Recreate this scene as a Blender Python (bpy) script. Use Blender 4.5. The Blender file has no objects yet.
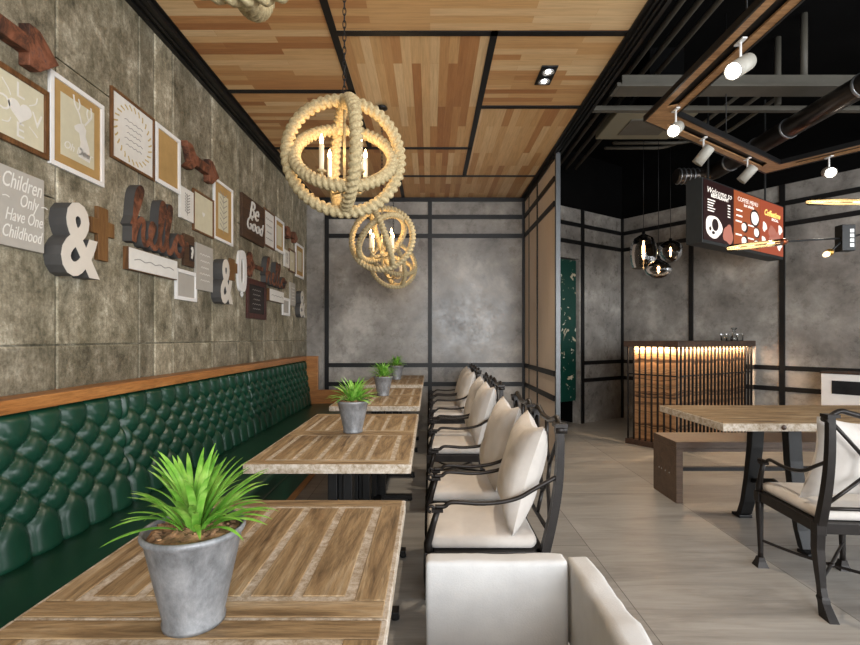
import bpy, bmesh, math, random
from mathutils import Vector, Matrix, noise
R = math.radians
PI = math.pi
sc = bpy.context.scene
col = sc.collection
rnd = random.Random(7)

# ------------------------------------------------------------------ camera
H = 1.22
F = 475.0
cam = bpy.data.cameras.new('camera'); cam_o = bpy.data.objects.new('camera', cam); col.objects.link(cam_o)
cam.sensor_width = 36; cam.lens = 36 * F / 860; cam.shift_y = 15.5 / 860
cam.clip_start = 0.05
cam_o.location = (0, 0, H); cam_o.rotation_euler = (R(90), 0, 0)
sc.camera = cam_o
# ------------------------------------------------------------------ exposure
sc.view_settings.view_transform = 'Standard'; sc.view_settings.look = 'None'
sc.view_settings.gamma = 1; sc.view_settings.exposure = 0.5
sc.cycles.transparent_max_bounces = 24
sc.view_settings.use_curve_mapping = False
# ------------------------------------------------------------------ world: overcast daylight
w = bpy.data.worlds.new('world'); sc.world = w; w.use_nodes = True
w.node_tree.nodes['Background'].inputs[0].default_value = (0.85, 0.93, 1, 1)
w.node_tree.nodes['Background'].inputs[1].default_value = 1.0

def area(name, loc, rot, sx, sy, power, color):
    l = bpy.data.lights.new(name, 'AREA'); l.shape = 'RECTANGLE'; l.size = sx; l.size_y = sy
    l.energy = power; l.color = color
    o = bpy.data.objects.new(name, l); col.objects.link(o); o.location = loc; o.rotation_euler = rot
    return o
# daylight coming in through the windows of the rear and right walls
DAY = (0.95, 0.975, 1.0)
area('daylight', (1.15, -2.35, 1.75), (R(90), 0, 0), 2.3, 2.2, 150, DAY)
area('daylight', (4.4, -2.35, 1.75), (R(90), 0, 0), 2.8, 2.2, 105, DAY)
area('daylight', (6.6, 0.2, 1.75), (R(90), 0, R(90)), 3.6, 2.2, 135, DAY)

def point(name, loc, power, color, radius=0.03):
    l = bpy.data.lights.new(name, 'POINT'); l.energy = power; l.color = color; l.shadow_soft_size = radius
    o = bpy.data.objects.new(name, l); col.objects.link(o); o.location = loc
    return o
def spot(name, loc, target, power, color, angle=60, radius=0.03):
    l = bpy.data.lights.new(name, 'SPOT'); l.energy = power; l.color = color; l.shadow_soft_size = radius
    l.spot_size = R(angle); l.spot_blend = 0.6
    o = bpy.data.objects.new(name, l); col.objects.link(o); o.location = loc
    o.rotation_euler = (Vector(target) - Vector(loc)).to_track_quat('-Z', 'Y').to_euler()
    return o

# ------------------------------------------------------------------ mesh helper
class MB:
    def __init__(s): s.v = []; s.f = []; s.m = []; s.sm = []; s.mi = 0
    def add(s, vs, fs, smooth=False):
        b = len(s.v); s.v += [Vector(p) for p in vs]
        for f in fs: s.f.append([b + i for i in f]); s.m.append(s.mi); s.sm.append(smooth)
        return s
    def box(s, x0, y0, z0, x1, y1, z1):
        return s.obox((0, 0, 0), (1, 0, 0), (0, 1, 0), (0, 0, 1), x0, x1, y0, y1, z0, z1)
    def obox(s, o, e, n, u, a0, a1, b0, b1, c0, c1):
        o = Vector(o); e = Vector(e); n = Vector(n); u = Vector(u)
        vs = [o + e * a + n * b + u * c for a in (a0, a1) for b in (b0, b1) for c in (c0, c1)]
        fs = [(0, 1, 3, 2), (4, 6, 7, 5), (0, 4, 5, 1), (2, 3, 7, 6), (0, 2, 6, 4), (1, 5, 7, 3)]
        return s.add(vs, fs)
    def bar(s, p0, p1, wx, wy=None, up=(0, 0, 1)):
        p0 = Vector(p0); p1 = Vector(p1); d = p1 - p0; L = d.length; d.normalize()
        up = Vector(up)
        if abs(d.dot(up)) > 0.95: up = Vector((1, 0, 0)) if abs(d.x) < .9 else Vector((0, 1, 0))
        a = d.cross(up).normalized(); b = a.cross(d)
        wy = wy or wx
        return s.obox(p0, d, a, b, 0, L, -wx / 2, wx / 2, -wy / 2, wy / 2)
    def tube(s, pts, r, seg=10, closed=False, flat=None, caps=True):
        pts = [Vector(p) for p in pts]; n = len(pts)
        rs = r if isinstance(r, (list, tuple)) else [r] * n
        vs = []; prev = None
        for i, p in enumerate(pts):
            if closed: t = pts[(i + 1) % n] - pts[i - 1]
            else: t = pts[min(i + 1, n - 1)] - pts[max(i - 1, 0)]
            t.normalize()
            if prev is None:
                ref = Vector((0, 0, 1)) if abs(t.z) < .9 else Vector((1, 0, 0))
                a = t.cross(ref).normalized()
            else: a = (prev - t * prev.dot(t)).normalized()
            prev = a; b = t.cross(a)
            fa, fb = flat or (1, 1)
            for k in range(seg):
                g = 2 * PI * k / seg
                vs.append(p + (a * math.cos(g) * fa + b * math.sin(g) * fb) * rs[i])
        fs = []
        m = n if closed else n - 1
        for i in range(m):
            for k in range(seg):
                i2 = (i + 1) % n; k2 = (k + 1) % seg
                fs.append((i * seg + k, i * seg + k2, i2 * seg + k2, i2 * seg + k))
        s.add(vs, fs, True)
        if not closed and caps:
            b = len(s.v) - len(vs)
            s.f.append([b + k for k in range(seg)][::-1]); s.m.append(s.mi); s.sm.append(False)
            s.f.append([b + (n - 1) * seg + k for k in range(seg)]); s.m.append(s.mi); s.sm.append(False)
        return s
    def cyl(s, p0, p1, r0, r1=None, seg=16):
        return s.tube([p0, p1], [r0, r0 if r1 is None else r1], seg)
    def lathe(s, prof, c=(0, 0, 0), seg=32, axis=None):
        c = Vector(c); n = len(prof); vs = []
        M = Matrix.Identity(3) if axis is None else Vector((0, 0, 1)).rotation_difference(Vector(axis)).to_matrix()
        for r, z in prof:
            for k in range(seg):
                g = 2 * PI * k / seg; vs.append(c + M @ Vector((r * math.cos(g), r * math.sin(g), z)))
        fs = [(i * seg + k, i * seg + (k + 1) % seg, (i + 1) * seg + (k + 1) % seg, (i + 1) * seg + k) for i in range(n - 1) for k in range(seg)]
        return s.add(vs, fs, True)
    def prism(s, poly, z0, z1):
        n = len(poly)
        vs = [(x, y, z0) for x, y in poly] + [(x, y, z1) for x, y in poly]
        fs = [tuple(range(n))[::-1], tuple(range(n, 2 * n))] + [(i, (i + 1) % n, n + (i + 1) % n, n + i) for i in range(n)]
        return s.add(vs, fs)
    def extr(s, poly, o, u, v, n, d0, d1):
        """polygon in the (u,v) plane pushed along n"""
        o = Vector(o); u = Vector(u); v = Vector(v); nn = Vector(n); k = len(poly)
        vs = [o + u * x + v * y + nn * d0 for x, y in poly] + [o + u * x + v * y + nn * d1 for x, y in poly]
        fs = [tuple(range(k))[::-1], tuple(range(k, 2 * k))] + [(i, (i + 1) % k, k + (i + 1) % k, k + i) for i in range(k)]
        return s.add(vs, fs)
    def stroke(s, pts, wd, o, u, v, n, d0, d1, sub=6, closed=False):
        """a thick pen stroke (2D catmull-rom) with depth"""
        P = [Vector((x, y)) for x, y in pts]; q = []
        m = len(P) if closed else len(P) - 1
        for i in range(m):
            a, b, c, d = (P[i - 1] if (i or closed) else P[0]), P[i], P[(i + 1) % len(P)], P[(i + 2) % len(P)] if (closed or i + 2 < len(P)) else P[-1]
            for k in range(sub):
                t = k / sub
                q.append(0.5 * ((2 * b) + (c - a) * t + (2 * a - 5 * b + 4 * c - d) * t * t + (3 * b - 3 * c + d - a) * t ** 3))
        if not closed: q.append(P[-1])
        o = Vector(o); u = Vector(u); v = Vector(v); n = Vector(n); N = len(q); vs = []
        for i, p in enumerate(q):
            t = (q[(i + 1) % N] - q[i - 1]) if closed else q[min(i + 1, N - 1)] - q[max(i - 1, 0)]
            t.normalize() if t.length else None
            w_ = wd(i / N, t) if callable(wd) else wd
            nrm = Vector((-t.y, t.x)) * w_ / 2
            for e in (p + nrm, p - nrm):
                for d in (d0, d1 + .0012 * i / N): vs.append(o + u * e.x + v * e.y + n * d)
        fs = []
        for i in range(N if closed else N - 1):
            a = i * 4; b = ((i + 1) % N) * 4
            fs += [(a + 1, a + 3, b + 3, b + 1), (a, b, b + 2, a + 2), (a, a + 1, b + 1, b), (a + 2, b + 2, b + 3, a + 3)]
        if not closed: fs += [(0, 2, 3, 1), ((N - 1) * 4, (N - 1) * 4 + 1, (N - 1) * 4 + 3, (N - 1) * 4 + 2)]
        return s.add(vs, fs)
    def text(s, string, size, o, u, v, n, depth=0.001, shear=0.0, bold=0.0, align='CENTER', sx=1.0):
        key = (string, shear, bold)
        if key not in TXT:
            c = bpy.data.curves.new('t', 'FONT'); c.body = string; c.shear = shear; c.offset = bold
            c.align_x = 'CENTER'; c.align_y = 'CENTER'; c.resolution_u = 3; c.extrude = 0.5
            ob = bpy.data.objects.new('t', c); col.objects.link(ob)
            me = bpy.data.meshes.new_from_object(ob.evaluated_get(bpy.context.evaluated_depsgraph_get()))
            TXT[key] = ([tuple(p.co) for p in me.vertices], [tuple(f.vertices) for f in me.polygons])
            bpy.data.objects.remove(ob); bpy.data.curves.remove(c); bpy.data.meshes.remove(me)
        vs, fs = TXT[key]; o = Vector(o); u = Vector(u); v = Vector(v); n = Vector(n)
        return s.add([o + u * (x * size * sx) + v * (y * size) + n * ((z + .5) * depth) for x, y, z in vs], fs)
TXT = {}
def sm(pts, k=5):
    P = [Vector(p) for p in pts]; q = []
    for i in range(len(P) - 1):
        a, b, c, d = P[max(i - 1, 0)], P[i], P[i + 1], P[min(i + 2, len(P) - 1)]
        for j in range(k):
            t = j / k; q.append(0.5 * ((2 * b) + (c - a) * t + (2 * a - 5 * b + 4 * c - d) * t * t + (3 * b - 3 * c + d - a) * t ** 3))
    return q + [P[-1]]
MATS = {}   # matrices of the roots, by name

def setp(o, label=None, cat=None, group=None, kind=None):
    if label: o['label'] = label
    if cat: o['category'] = cat
    if group: o['group'] = group
    if kind: o['kind'] = kind
    return o
def thing(name, loc, label, cat, group=None, rz=0.0):
    o = bpy.data.objects.new(name, None); col.objects.link(o); o.empty_display_size = .1
    o.location = loc; o.rotation_euler = (0, 0, rz)
    MATS[o.name] = Matrix.Translation(Vector(loc)) @ Matrix.Rotation(rz, 4, 'Z')
    return setp(o, label, cat, group)
def build(name, mb, mats, parent=None, world=False, bevel=0, bseg=2, subsurf=0, loc=None):
    """one mesh object. world=True: the vertices are in world space."""
    me = bpy.data.meshes.new(name)
    M = None
    vs = mb.v
    if loc is not None: L = Vector(loc); vs = [p - L for p in vs] if world or parent is None else vs
    elif parent is not None and world:
        M = MATS[parent.name].inverted(); vs = [M @ p for p in vs]
    me.from_pydata([tuple(p) for p in vs], [], mb.f)
    if not isinstance(mats, (list, tuple)): mats = [mats]
    for m in mats: me.materials.append(m)
    me.polygons.foreach_set('material_index', mb.m); me.polygons.foreach_set('use_smooth', mb.sm)
    me.update()
    o = bpy.data.objects.new(name, me); col.objects.link(o)
    if loc is not None: o.location = loc; MATS[o.name] = Matrix.Translation(Vector(loc))
    elif parent is None: MATS[o.name] = Matrix.Identity(4)
    if parent is not None:
        o.parent = parent; MATS[o.name] = MATS[parent.name]
    if bevel:
        b = o.modifiers.new('bevel', 'BEVEL'); b.width = bevel; b.segments = bseg; b.limit_method = 'ANGLE'; b.angle_limit = R(40)
    if subsurf:
        b = o.modifiers.new('sub', 'SUBSURF'); b.levels = subsurf; b.render_levels = subsurf
    return o
def struct(name, mb, mats, bevel=0):
    return setp(build(name, mb, mats, bevel=bevel), kind='structure')
def copy_tree(o, parent=None):
    c = o.copy(); col.objects.link(c)
    if parent is not None: c.parent = parent
    for ch in list(o.children): copy_tree(ch, c)
    return c
def base_of(mb):
    xs = [p.x for p in mb.v]; ys = [p.y for p in mb.v]; zs = [p.z for p in mb.v]
    return ((min(xs) + max(xs)) / 2, (min(ys) + max(ys)) / 2, min(zs))

# ------------------------------------------------------------------ materials
class NT:
    def __init__(s, name):
        s.m = bpy.data.materials.new(name); s.m.use_nodes = True; s.t = s.m.node_tree
        s.b = s.t.nodes['Principled BSDF']
    def n(s, typ, **kw):
        x = s.t.nodes.new(typ)
        for k, v in kw.items():
            if k.startswith('_'): setattr(x, k[1:], v)
            else: x.inputs[k.replace('__', ' ')].default_value = v
        return x
    def l(s, a, b): s.t.links.new(a, b)
    def coords(s, scale=(1, 1, 1), rot=(0, 0, 0), loc=(0, 0, 0), kind='Object'):
        tc = s.n('ShaderNodeTexCoord'); mp = s.n('ShaderNodeMapping')
        mp.inputs['Scale'].default_value = scale; mp.inputs['Rotation'].default_value = rot; mp.inputs['Location'].default_value = loc
        s.l(tc.outputs[kind], mp.inputs[0]); return mp.outputs[0]
    def noise(s, vec, scale, detail=6, rough=.6, dist=0):
        x = s.n('ShaderNodeTexNoise', Scale=scale, Detail=detail, Roughness=rough, Distortion=dist); s.l(vec, x.inputs['Vector']); return x.outputs['Fac']
    def ramp(s, fac, stops):
        x = s.n('ShaderNodeValToRGB'); cr = x.color_ramp
        while len(cr.elements) < len(stops): cr.elements.new(.5)
        for e, (p, c) in zip(cr.elements, stops): e.position = p; e.color = (*c, 1) if len(c) == 3 else c
        s.l(fac, x.inputs[0]); return x.outputs[0]
    def mix(s, fac, a, b, mode='MIX'):
        x = s.n('ShaderNodeMix', _data_type='RGBA', _blend_type=mode)
        for val, idx in ((fac, 0), (a, 6), (b, 7)):
            if isinstance(val, (int, float)): x.inputs[idx].default_value = val
            elif isinstance(val, tuple): x.inputs[idx].default_value = (*val, 1)
            else: s.l(val, x.inputs[idx])
        return x.outputs[2]
    def bump(s, h, strength=.3, dist=.01):
        x = s.n('ShaderNodeBump', Strength=strength, Distance=dist); s.l(h, x.inputs['Height']); s.l(x.outputs[0], s.b.inputs['Normal'])
    def out(s, color, rough=.5, metal=0.0, **kw):
        if isinstance(color, tuple): s.b.inputs['Base Color'].default_value = (*color, 1)
        else: s.l(color, s.b.inputs['Base Color'])
        if isinstance(rough, (int, float)): s.b.inputs['Roughness'].default_value = rough
        else: s.l(rough, s.b.inputs['Roughness'])
        s.b.inputs['Metallic'].default_value = metal
        for k, v in kw.items(): s.b.inputs[k.replace('__', ' ')].default_value = v
        return s.m
def lin(h):
    h = h.lstrip('#'); c = [int(h[i:i + 2], 16) / 255 for i in (0, 2, 4)]
    return tuple(x / 12.92 if x <= .04045 else ((x + .055) / 1.055) ** 2.4 for x in c)
def mul(c, k): return tuple(min(1, x * k) for x in c)

def plain(name, c, rough=.5, metal=0, var=.12, scale=12, bump=.1, **kw):
    n = NT(name); v = n.coords(); f = n.noise(v, scale)
    colr = n.ramp(f, [(.3, mul(c, 1 - var)), (.7, mul(c, 1 + var))])
    if bump: n.bump(f, bump, .003)
    return n.out(colr, rough, metal, **kw)
def wood(name, stops, axis=0, scale=6, stretch=12, rough=.5, bump=.25, fine=1.0):
    n = NT(name); s = [stretch, stretch, stretch]; s[axis] = 1.0
    v = n.coords(tuple(x / stretch * 3 for x in s)); f = n.noise(v, scale * fine, 8, .65, 1.2)
    v2 = n.coords(tuple(x for x in s)); g = n.noise(v2, scale * 2.5, 5, .7)
    c = n.ramp(f, stops); c = n.mix(.55, c, n.ramp(g, [(.34, (.28, .27, .26)), (.56, (1, 1, 1))]), 'MULTIPLY')
    n.bump(g, bump, .002)
    return n.out(c, rough)
def emis(name, c, strength):
    n = NT(name); n.b.inputs['Emission Color'].default_value = (*c, 1); n.b.inputs['Emission Strength'].default_value = strength
    return n.out(c, .4)

M = {}
M['black'] = plain('black_metal', (.006, .006, .0065), .45, .2, .3, 8, .05)
M['blackpaint'] = plain('black_paint', (.0028, .0027, .0027), .9, 0, .3, 3, .05, Specular__IOR__Level=.08)
M['bronze'] = plain('dark_bronze_metal', (.017, .0135, .012), .4, .4, .35, 20, .25)
M['steel'] = plain('brushed_steel', (.42, .43, .45), .35, .8, .1, 9, .05)
M['greypipe'] = plain('grey_pipe_paint', lin('57534a'), .6, .0, .12, 6, .05)
M['duct'] = plain('dark_duct_metal', (.10, .085, .075), .28, .85, .3, 5, .15)
M['white'] = plain('white_paint', (.80, .79, .77), .45, 0, .05, 8, .05)
M['whitepaper'] = plain('white_paper', (.70, .68, .63), .8, 0, .05, 20, 0)
M['creampaper'] = plain('cream_paper', lin('c9c3a9'), .8, 0, .06, 20, 0)
M['greyboard'] = plain('grey_board', lin('aaa59c'), .8, 0, .05, 15, .05)
M['kraft'] = plain('kraft_paper', lin('ab8a55'), .8, 0, .12, 12, .05)
M['darkbrown'] = wood('dark_brown_frame', [(.3, lin('4a2f1b')), (.6, lin('77512f')), (.8, lin('8c6239'))], 2, 5, 8, .45)
M['rust'] = NT('rusty_metal')
def _rust():
    n = M['rust']; v = n.coords(); f = n.noise(v, 9, 8, .7, .5); g = n.noise(v, 50, 5)
    c = n.ramp(f, [(.36, lin('2c211e')), (.46, lin('54382c')), (.54, lin('7d4f39')), (.60, lin('935f47')), (.68, lin('4d4543'))]); n.bump(g, .4, .003)
    return n.out(c, .65, .35)
M['rust'] = _rust()
M['darkgrey'] = plain('dark_grey_sides', lin('4c4b4a'), .6, .1, .1, 10, .1)
M['palegrey'] = plain('warm_white_letter_face', lin('cfc8bd'), .55, 0, .05, 10, .05)
M['greymuted'] = plain('pale_grey_ink', lin('8f8c86'), .8, 0, .05, 20, 0)
M['chalk'] = plain('chalkboard', lin('2b2422'), .85, 0, .3, 14, .05)
M['redwood'] = wood('dark_red_frame', [(.3, lin('2c120f')), (.6, lin('4f2219')), (.8, lin('61291e'))], 2, 6, 8, .5)
M['ochre'] = plain('ochre_ink', lin('b9a36b'), .8, 0, .1, 20, 0)
M['oak'] = wood('oak_rail', [(.25, lin('7c4d26')), (.5, lin('a9703c')), (.75, lin('bf8850'))], 1, 5, 14, .4)
M['oakend'] = wood('oak_end', [(.25, lin('7c4d26')), (.5, lin('a9703c')), (.75, lin('bf8850'))], 0, 5, 14, .4)
M['brown_plank'] = wood('brown_board', [(.25, lin('2e1f15')), (.5, lin('4c3524')), (.75, lin('644a33'))], 1, 6, 12, .6)
M['tan'] = wood('tan_wood', [(.25, lin('5a3c20')), (.5, lin('7b5730')), (.75, lin('8c6a3e'))], 2, 6, 12, .6)
M['table'] = wood('reclaimed_oak_slat', [(.28, lin('4a3824')), (.42, lin('80684a')), (.54, lin('9f8663')), (.68, lin('bda98c'))], 1, 7, 10, .55, .5)
M['tablex'] = wood('reclaimed_oak_border', [(.28, lin('4a3824')), (.42, lin('80684a')), (.54, lin('9f8663')), (.68, lin('bda98c'))], 0, 7, 10, .55, .5)
def _pale():
    n = NT('whitewashed_wood'); v = n.coords(); f = n.noise(v, 38, 8, .8, .3); g = n.noise(v, 9, 4)
    c = n.ramp(f, [(.34, lin('85725b')), (.47, lin('b5a896')), (.6, lin('d6cfc6'))])
    c = n.mix(g, c, (.8, .76, .7), 'MULTIPLY'); n.bump(f, .5, .003)
    return n.out(c, .75)
M['pale'] = _pale()
def _leather():
    n = NT('green_leather'); v = n.coords(); f = n.noise(v, 4, 4); g = n.n('ShaderNodeTexVoronoi', Scale=260.0); n.l(v, g.inputs['Vector'])
    c = n.ramp(f, [(.3, (.0036, .034, .019)), (.7, (.0062, .049, .027))]); n.bump(g.outputs['Distance'], .12, .001)
    return n.out(c, .34)
M['leather'] = _leather()
def _fabric(name, c, c2):
    n = NT(name); v = n.coords(); f = n.noise(v, 7, 4); wv = n.noise(n.coords((1, 1, 1)), 200, 4, .7)
    cc = n.ramp(f, [(.3, c), (.7, c2)]); n.bump(wv, .5, .002)
    n.b.inputs['Sheen Weight'].default_value = .2
    return n.out(cc, .85)
M['fabric'] = _fabric('off_white_fabric', lin('c6bfb8'), lin('d8d2cb'))
M['fabricw'] = _fabric('cool_white_fabric', lin('bdbdbd'), lin('cccccb'))
def _rope():
    n = NT('jute_rope'); v = n.coords((1, 1, 1)); f = n.noise(v, 90, 5, .7); g = n.noise(v, 8, 3)
    c = n.ramp(f, [(.3, lin('857453')), (.55, lin('b3a37d')), (.8, lin('cfc3a2'))]); n.bump(f, .5, .003)
    return n.out(c, .85)
M['rope'] = _rope()
def _pot():
    n = NT('galvanised_zinc'); v = n.coords((1, 1, .6)); f = n.noise(v, 26, 9, .75, .1); g = n.noise(v, 70, 4)
    c = n.ramp(f, [(.3, lin('5f6163')), (.5, lin('85878a')), (.72, lin('a6a7a9'))]); n.bump(g, .15, .002)
    return n.out(c, .5, .35)
M['pot'] = _pot()
M['soil'] = plain('bark_soil', lin('8a6a4c'), .9, 0, .7, 70, .8)
def _leaf():
    n = NT('leaf_green'); v = n.coords(); f = n.noise(v, 25, 3)
    c = n.ramp(f, [(.3, lin('47832a')), (.5, lin('74ad3e')), (.7, lin('a6cf68'))])
    n.b.inputs['Subsurface Weight'].default_value = .0
    return n.out(c, .35)
M['leaf'] = _leaf()
def _plaster(name, stops, scale=1.1, rough=(.2, .42), bump=.15):
    n = NT(name); v = n.coords(); f = n.noise(v, scale * 1.2, 12, .68, .15); g = n.noise(v, scale * 6, 8, .75, .1)
    c = n.ramp(f, stops); c = n.mix(.45, c, n.ramp(g, [(.3, (.55, .55, .55)), (.65, (1.05, 1.05, 1.05))]), 'MULTIPLY')
    rr = n.ramp(g, [(.3, (rough[0],) * 3), (.7, (rough[1],) * 3)])
    n.bump(g, bump, .004)
    return n.out(c, rr)
M['plaster'] = _plaster('grey_polished_plaster', [(.32, lin('605c57')), (.44, lin('85807a')), (.54, lin('9c9790')), (.66, lin('c4beb6'))])
def _zinc():
    n = NT('weathered_concrete_panels'); v = n.coords(); at = n.n('ShaderNodeAttribute', _attribute_name='tone')
    f = n.noise(n.coords((1, 1, .8)), 9, 14, .82, .15); g = n.noise(v, 60, 8, .9, .0); big = n.noise(n.coords((1, 1.3, .6)), 1.9, 8, .75, .1)
    st = n.noise(n.coords((1, 30, 2)), 2.5, 6, .7)
    c = n.ramp(f, [(.34, lin('4a463a')), (.45, lin('827c6c')), (.54, lin('a09989')), (.66, lin('d0ccbf'))])
    c = n.mix(.75, c, n.ramp(g, [(.36, (.40, .39, .35)), (.56, (1.1, 1.1, 1.08))]), 'MULTIPLY')
    c = n.mix(.8, c, n.ramp(big, [(.38, (.56, .55, .46)), (.58, (1.12, 1.1, 1.06))]), 'MULTIPLY')
    c = n.mix(.4, c, n.ramp(st, [(.36, (.62, .61, .55)), (.6, (1.1, 1.1, 1.1))]), 'MULTIPLY')
    c = n.mix(1.0, c, at.outputs['Color'], 'MULTIPLY')
    n.bump(g, .55, .005)
    return n.out(c, .6)
M['zinc'] = _zinc()
def _planks(name, alongY):
    n = NT(name); rot = (0, 0, R(90)) if alongY else (0, 0, 0)
    v = n.coords((1, 1, 1), rot)
    def brick(w_, h_, off, k):
        b = n.n('ShaderNodeTexBrick', _offset=.37, _squash=1.0, Scale=1.0); b.inputs['Mortar Size'].default_value = .0006
        b.inputs['Brick Width'].default_value = w_; b.inputs['Row Height'].default_value = h_
        b.inputs['Color1'].default_value = (0, 0, 0, 1); b.inputs['Color2'].default_value = (1, 1, 1, 1); b.inputs['Mortar'].default_value = (.3, .3, .3, 1)
        n.l(v, b.inputs['Vector']); return b
    b = brick(.95, .062, .37, 0)
    c = n.ramp(b.outputs['Color'], [(.0, lin('ac774a')), (.2, lin('bd8a58')), (.45, lin('cfa470')), (.75, lin('d9b483')), (1, lin('e2c498'))])
    st = n.coords((1.2, 22, 1) if not alongY else (22, 1.2, 1)); g = n.noise(st, 3.0, 6, .65, .6)
    c = n.mix(.6, c, n.ramp(g, [(.3, (.70, .65, .6)), (.6, (1.05, 1.05, 1.05))]), 'MULTIPLY')
    n.bump(g, .08, .002)
    return n.out(c, .45)
M['planks_x'] = _planks('ceiling_planks_crosswise', False)
M['planks_y'] = _planks('ceiling_planks_lengthwise', True)
def _floor():
    n = NT('grey_wood_look_tile'); v = n.coords((1, 1, 1), (0, 0, R(90)), (0, 0, 0))
    b = n.n('ShaderNodeTexBrick', _offset=.5, Scale=1.0); n.l(v, b.inputs['Vector'])
    b.inputs['Mortar Size'].default_value = .0022; b.inputs['Brick Width'].default_value = 1.86; b.inputs['Row Height'].default_value = .925
    b.inputs['Color1'].default_value = (0, 0, 0, 1); b.inputs['Color2'].default_value = (1, 1, 1, 1); b.inputs['Mortar'].default_value = (.5, .5, .5, 1)
    g = n.noise(n.coords((.5, 3.2, 1)), 2.2, 8, .68, 1.0); g2 = n.noise(n.coords((1.5, 18, 1)), 3, 5, .6)
    c = n.ramp(g, [(.28, lin('807c77')), (.5, lin('99958f')), (.72, lin('aaa6a0'))])
    c = n.mix(.4, c, n.ramp(g2, [(.3, (.72, .7, .68)), (.6, (1, 1, 1))]), 'MULTIPLY')
    c = n.mix(.09, c, b.outputs['Color'], 'OVERLAY')
    c = n.mix(b.outputs['Fac'], c, lin('5b5651'))
    n.bump(g2, .06, .002)
    return n.out(c, n.ramp(g, [(.3, (.36,) * 3), (.7, (.52,) * 3)]))
M['floor'] = _floor()
def _beige():
    n = NT('beige_partition_panel'); g = n.noise(n.coords((1, 30, .6)), 3, 5, .6)
    c = n.ramp(g, [(.3, lin('e2d2c0')), (.7, lin('eeded0'))]); n.bump(g, .05, .002)
    return n.out(c, .5)
M['beige'] = _beige()
def _strata():
    n = NT('layered_walnut_planks'); v = n.coords((1, 1, 1))
    sep = n.n('ShaderNodeSeparateXYZ'); n.l(v, sep.inputs[0])
    warp = n.noise(n.coords((1.6, 1.6, 3)), 1.6, 3)
    ma = n.n('ShaderNodeMath', _operation='MULTIPLY_ADD'); n.l(warp, ma.inputs[0]); ma.inputs[1].default_value = .16; n.l(sep.outputs[2], ma.inputs[2])
    comb = n.n('ShaderNodeCombineXYZ'); n.l(ma.outputs[0], comb.inputs[2])
    wn = n.noise(comb.outputs[0], 11, 3, .5)
    c = n.ramp(wn, [(.30, lin('5a3c28')), (.40, lin('9a7050')), (.43, lin('3c2519')), (.48, lin('c4976c')), (.56, lin('a07450')), (.60, lin('482c1c')), (.66, lin('d3aa7c'))])
    g = n.noise(n.coords((1, 1, 14)), 4, 6, .7); c = n.mix(.4, c, n.ramp(g, [(.3, (.6,) * 3), (.6, (1,) * 3)]), 'MULTIPLY'); n.bump(wn, .4, .006)
    return n.out(c, .45)
M['strata'] = _strata()
M['walnut'] = wood('dark_walnut', [(.3, lin('2c1e17')), (.55, lin('4b3529')), (.8, lin('6b4e3b'))], 0, 5, 10, .45)
M['benchwood'] = wood('brown_bench_wood', [(.3, lin('4b3a2e')), (.55, lin('604c3d')), (.8, lin('6f5a49'))], 0, 5, 12, .45)
M['channel'] = wood('channel_wood', [(.3, lin('8a6340')), (.55, lin('b0855b')), (.8, lin('c69b70'))], 0, 5, 8, .45)
def _green():
    n = NT('green_paint_with_cream_flakes'); v = n.coords(); f = n.noise(v, 3.2, 4, .6, 1.8); g = n.noise(v, 14, 3, .5, .6)
    m1 = n.ramp(f, [(.60, (0, 0, 0)), (.615, (1, 1, 1))]); m2 = n.ramp(g, [(.67, (0, 0, 0)), (.685, (1, 1, 1))])
    c = n.mix(m1, lin('073a30'), lin('b9ad93')); c = n.mix(m2, c, lin('c5bfae')); return n.out(c, .4)
M['greenpanel'] = _green()
def _glass(name, c, rough=.02):
    n = NT(name); return n.out(c, rough, 0, Transmission__Weight=1.0, IOR=1.45)
def _thin(name, c, alpha):
    n = NT(name)
    g = n.n('ShaderNodeBsdfGlossy', Roughness=.03); t = n.n('ShaderNodeBsdfTransparent'); t.inputs[0].default_value = (*c, 1)
    fr = n.n('ShaderNodeFresnel', IOR=1.5); mx = n.n('ShaderNodeMixShader'); n.l(fr.outputs[0], mx.inputs[0]); n.l(t.outputs[0], mx.inputs[1]); n.l(g.outputs[0], mx.inputs[2])
    n.l(mx.outputs[0], n.t.nodes['Material Output'].inputs[0]); return n.m
M['pane'] = _thin('window_glass', (.95, .97, .97), 0)
M['smoke'] = _thin('smoked_glass', (.45, .41, .36), 0)
M['clear'] = _thin('clear_glass', (.86, .88, .88), 0)
M['amber'] = _thin('clear_amber_glass', (.95, .85, .65), 0)
M['copper'] = plain('copper', lin('8a4a2c'), .3, .85, .15, 8, .05)
M['brass'] = plain('brass', lin('a8823f'), .3, .85, .15, 8, .05)
M['flame'] = emis('warm_filament', (1.0, .62, .28), 26)
M['flame2'] = emis('edison_filament', (1.0, .74, .42), 1.7)
M['bulbwhite'] = emis('spot_lamp_face', (1.0, .93, .82), 22)
M['lampbody'] = plain('cream_lamp_body', (.40, .38, .33), .5)
M['bulbdim'] = plain('spot_lamp_off', (.25, .25, .25), .3)
M['led'] = emis('led_strip', (1.0, .62, .30), 5)
M['candle'] = plain('candle_sleeve', lin('e2d7bd'), .5, 0, .05, 20, 0)
M['acpanel'] = plain('beige_ac_panel', lin('7d7764'), .5, 0, .06, 5, .03)
M['scr_dark'] = emis('screen_maroon', (.010, .002, .002), 1.0)
M['scr_or'] = emis('screen_orange', lin('8a4526'), .62)
M['scr_red'] = emis('screen_red', lin('8c3f28'), .62)
M['scr_white'] = emis('screen_white', (.85, .78, .7), .55)
M['scr_black'] = emis('screen_black', (.012, .006, .006), 1.0)
M['scr_yel'] = emis('screen_yellow', (.9, .62, .16), .7)
M['scr_pink'] = emis('screen_pink', lin('a06455'), .55)
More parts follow.
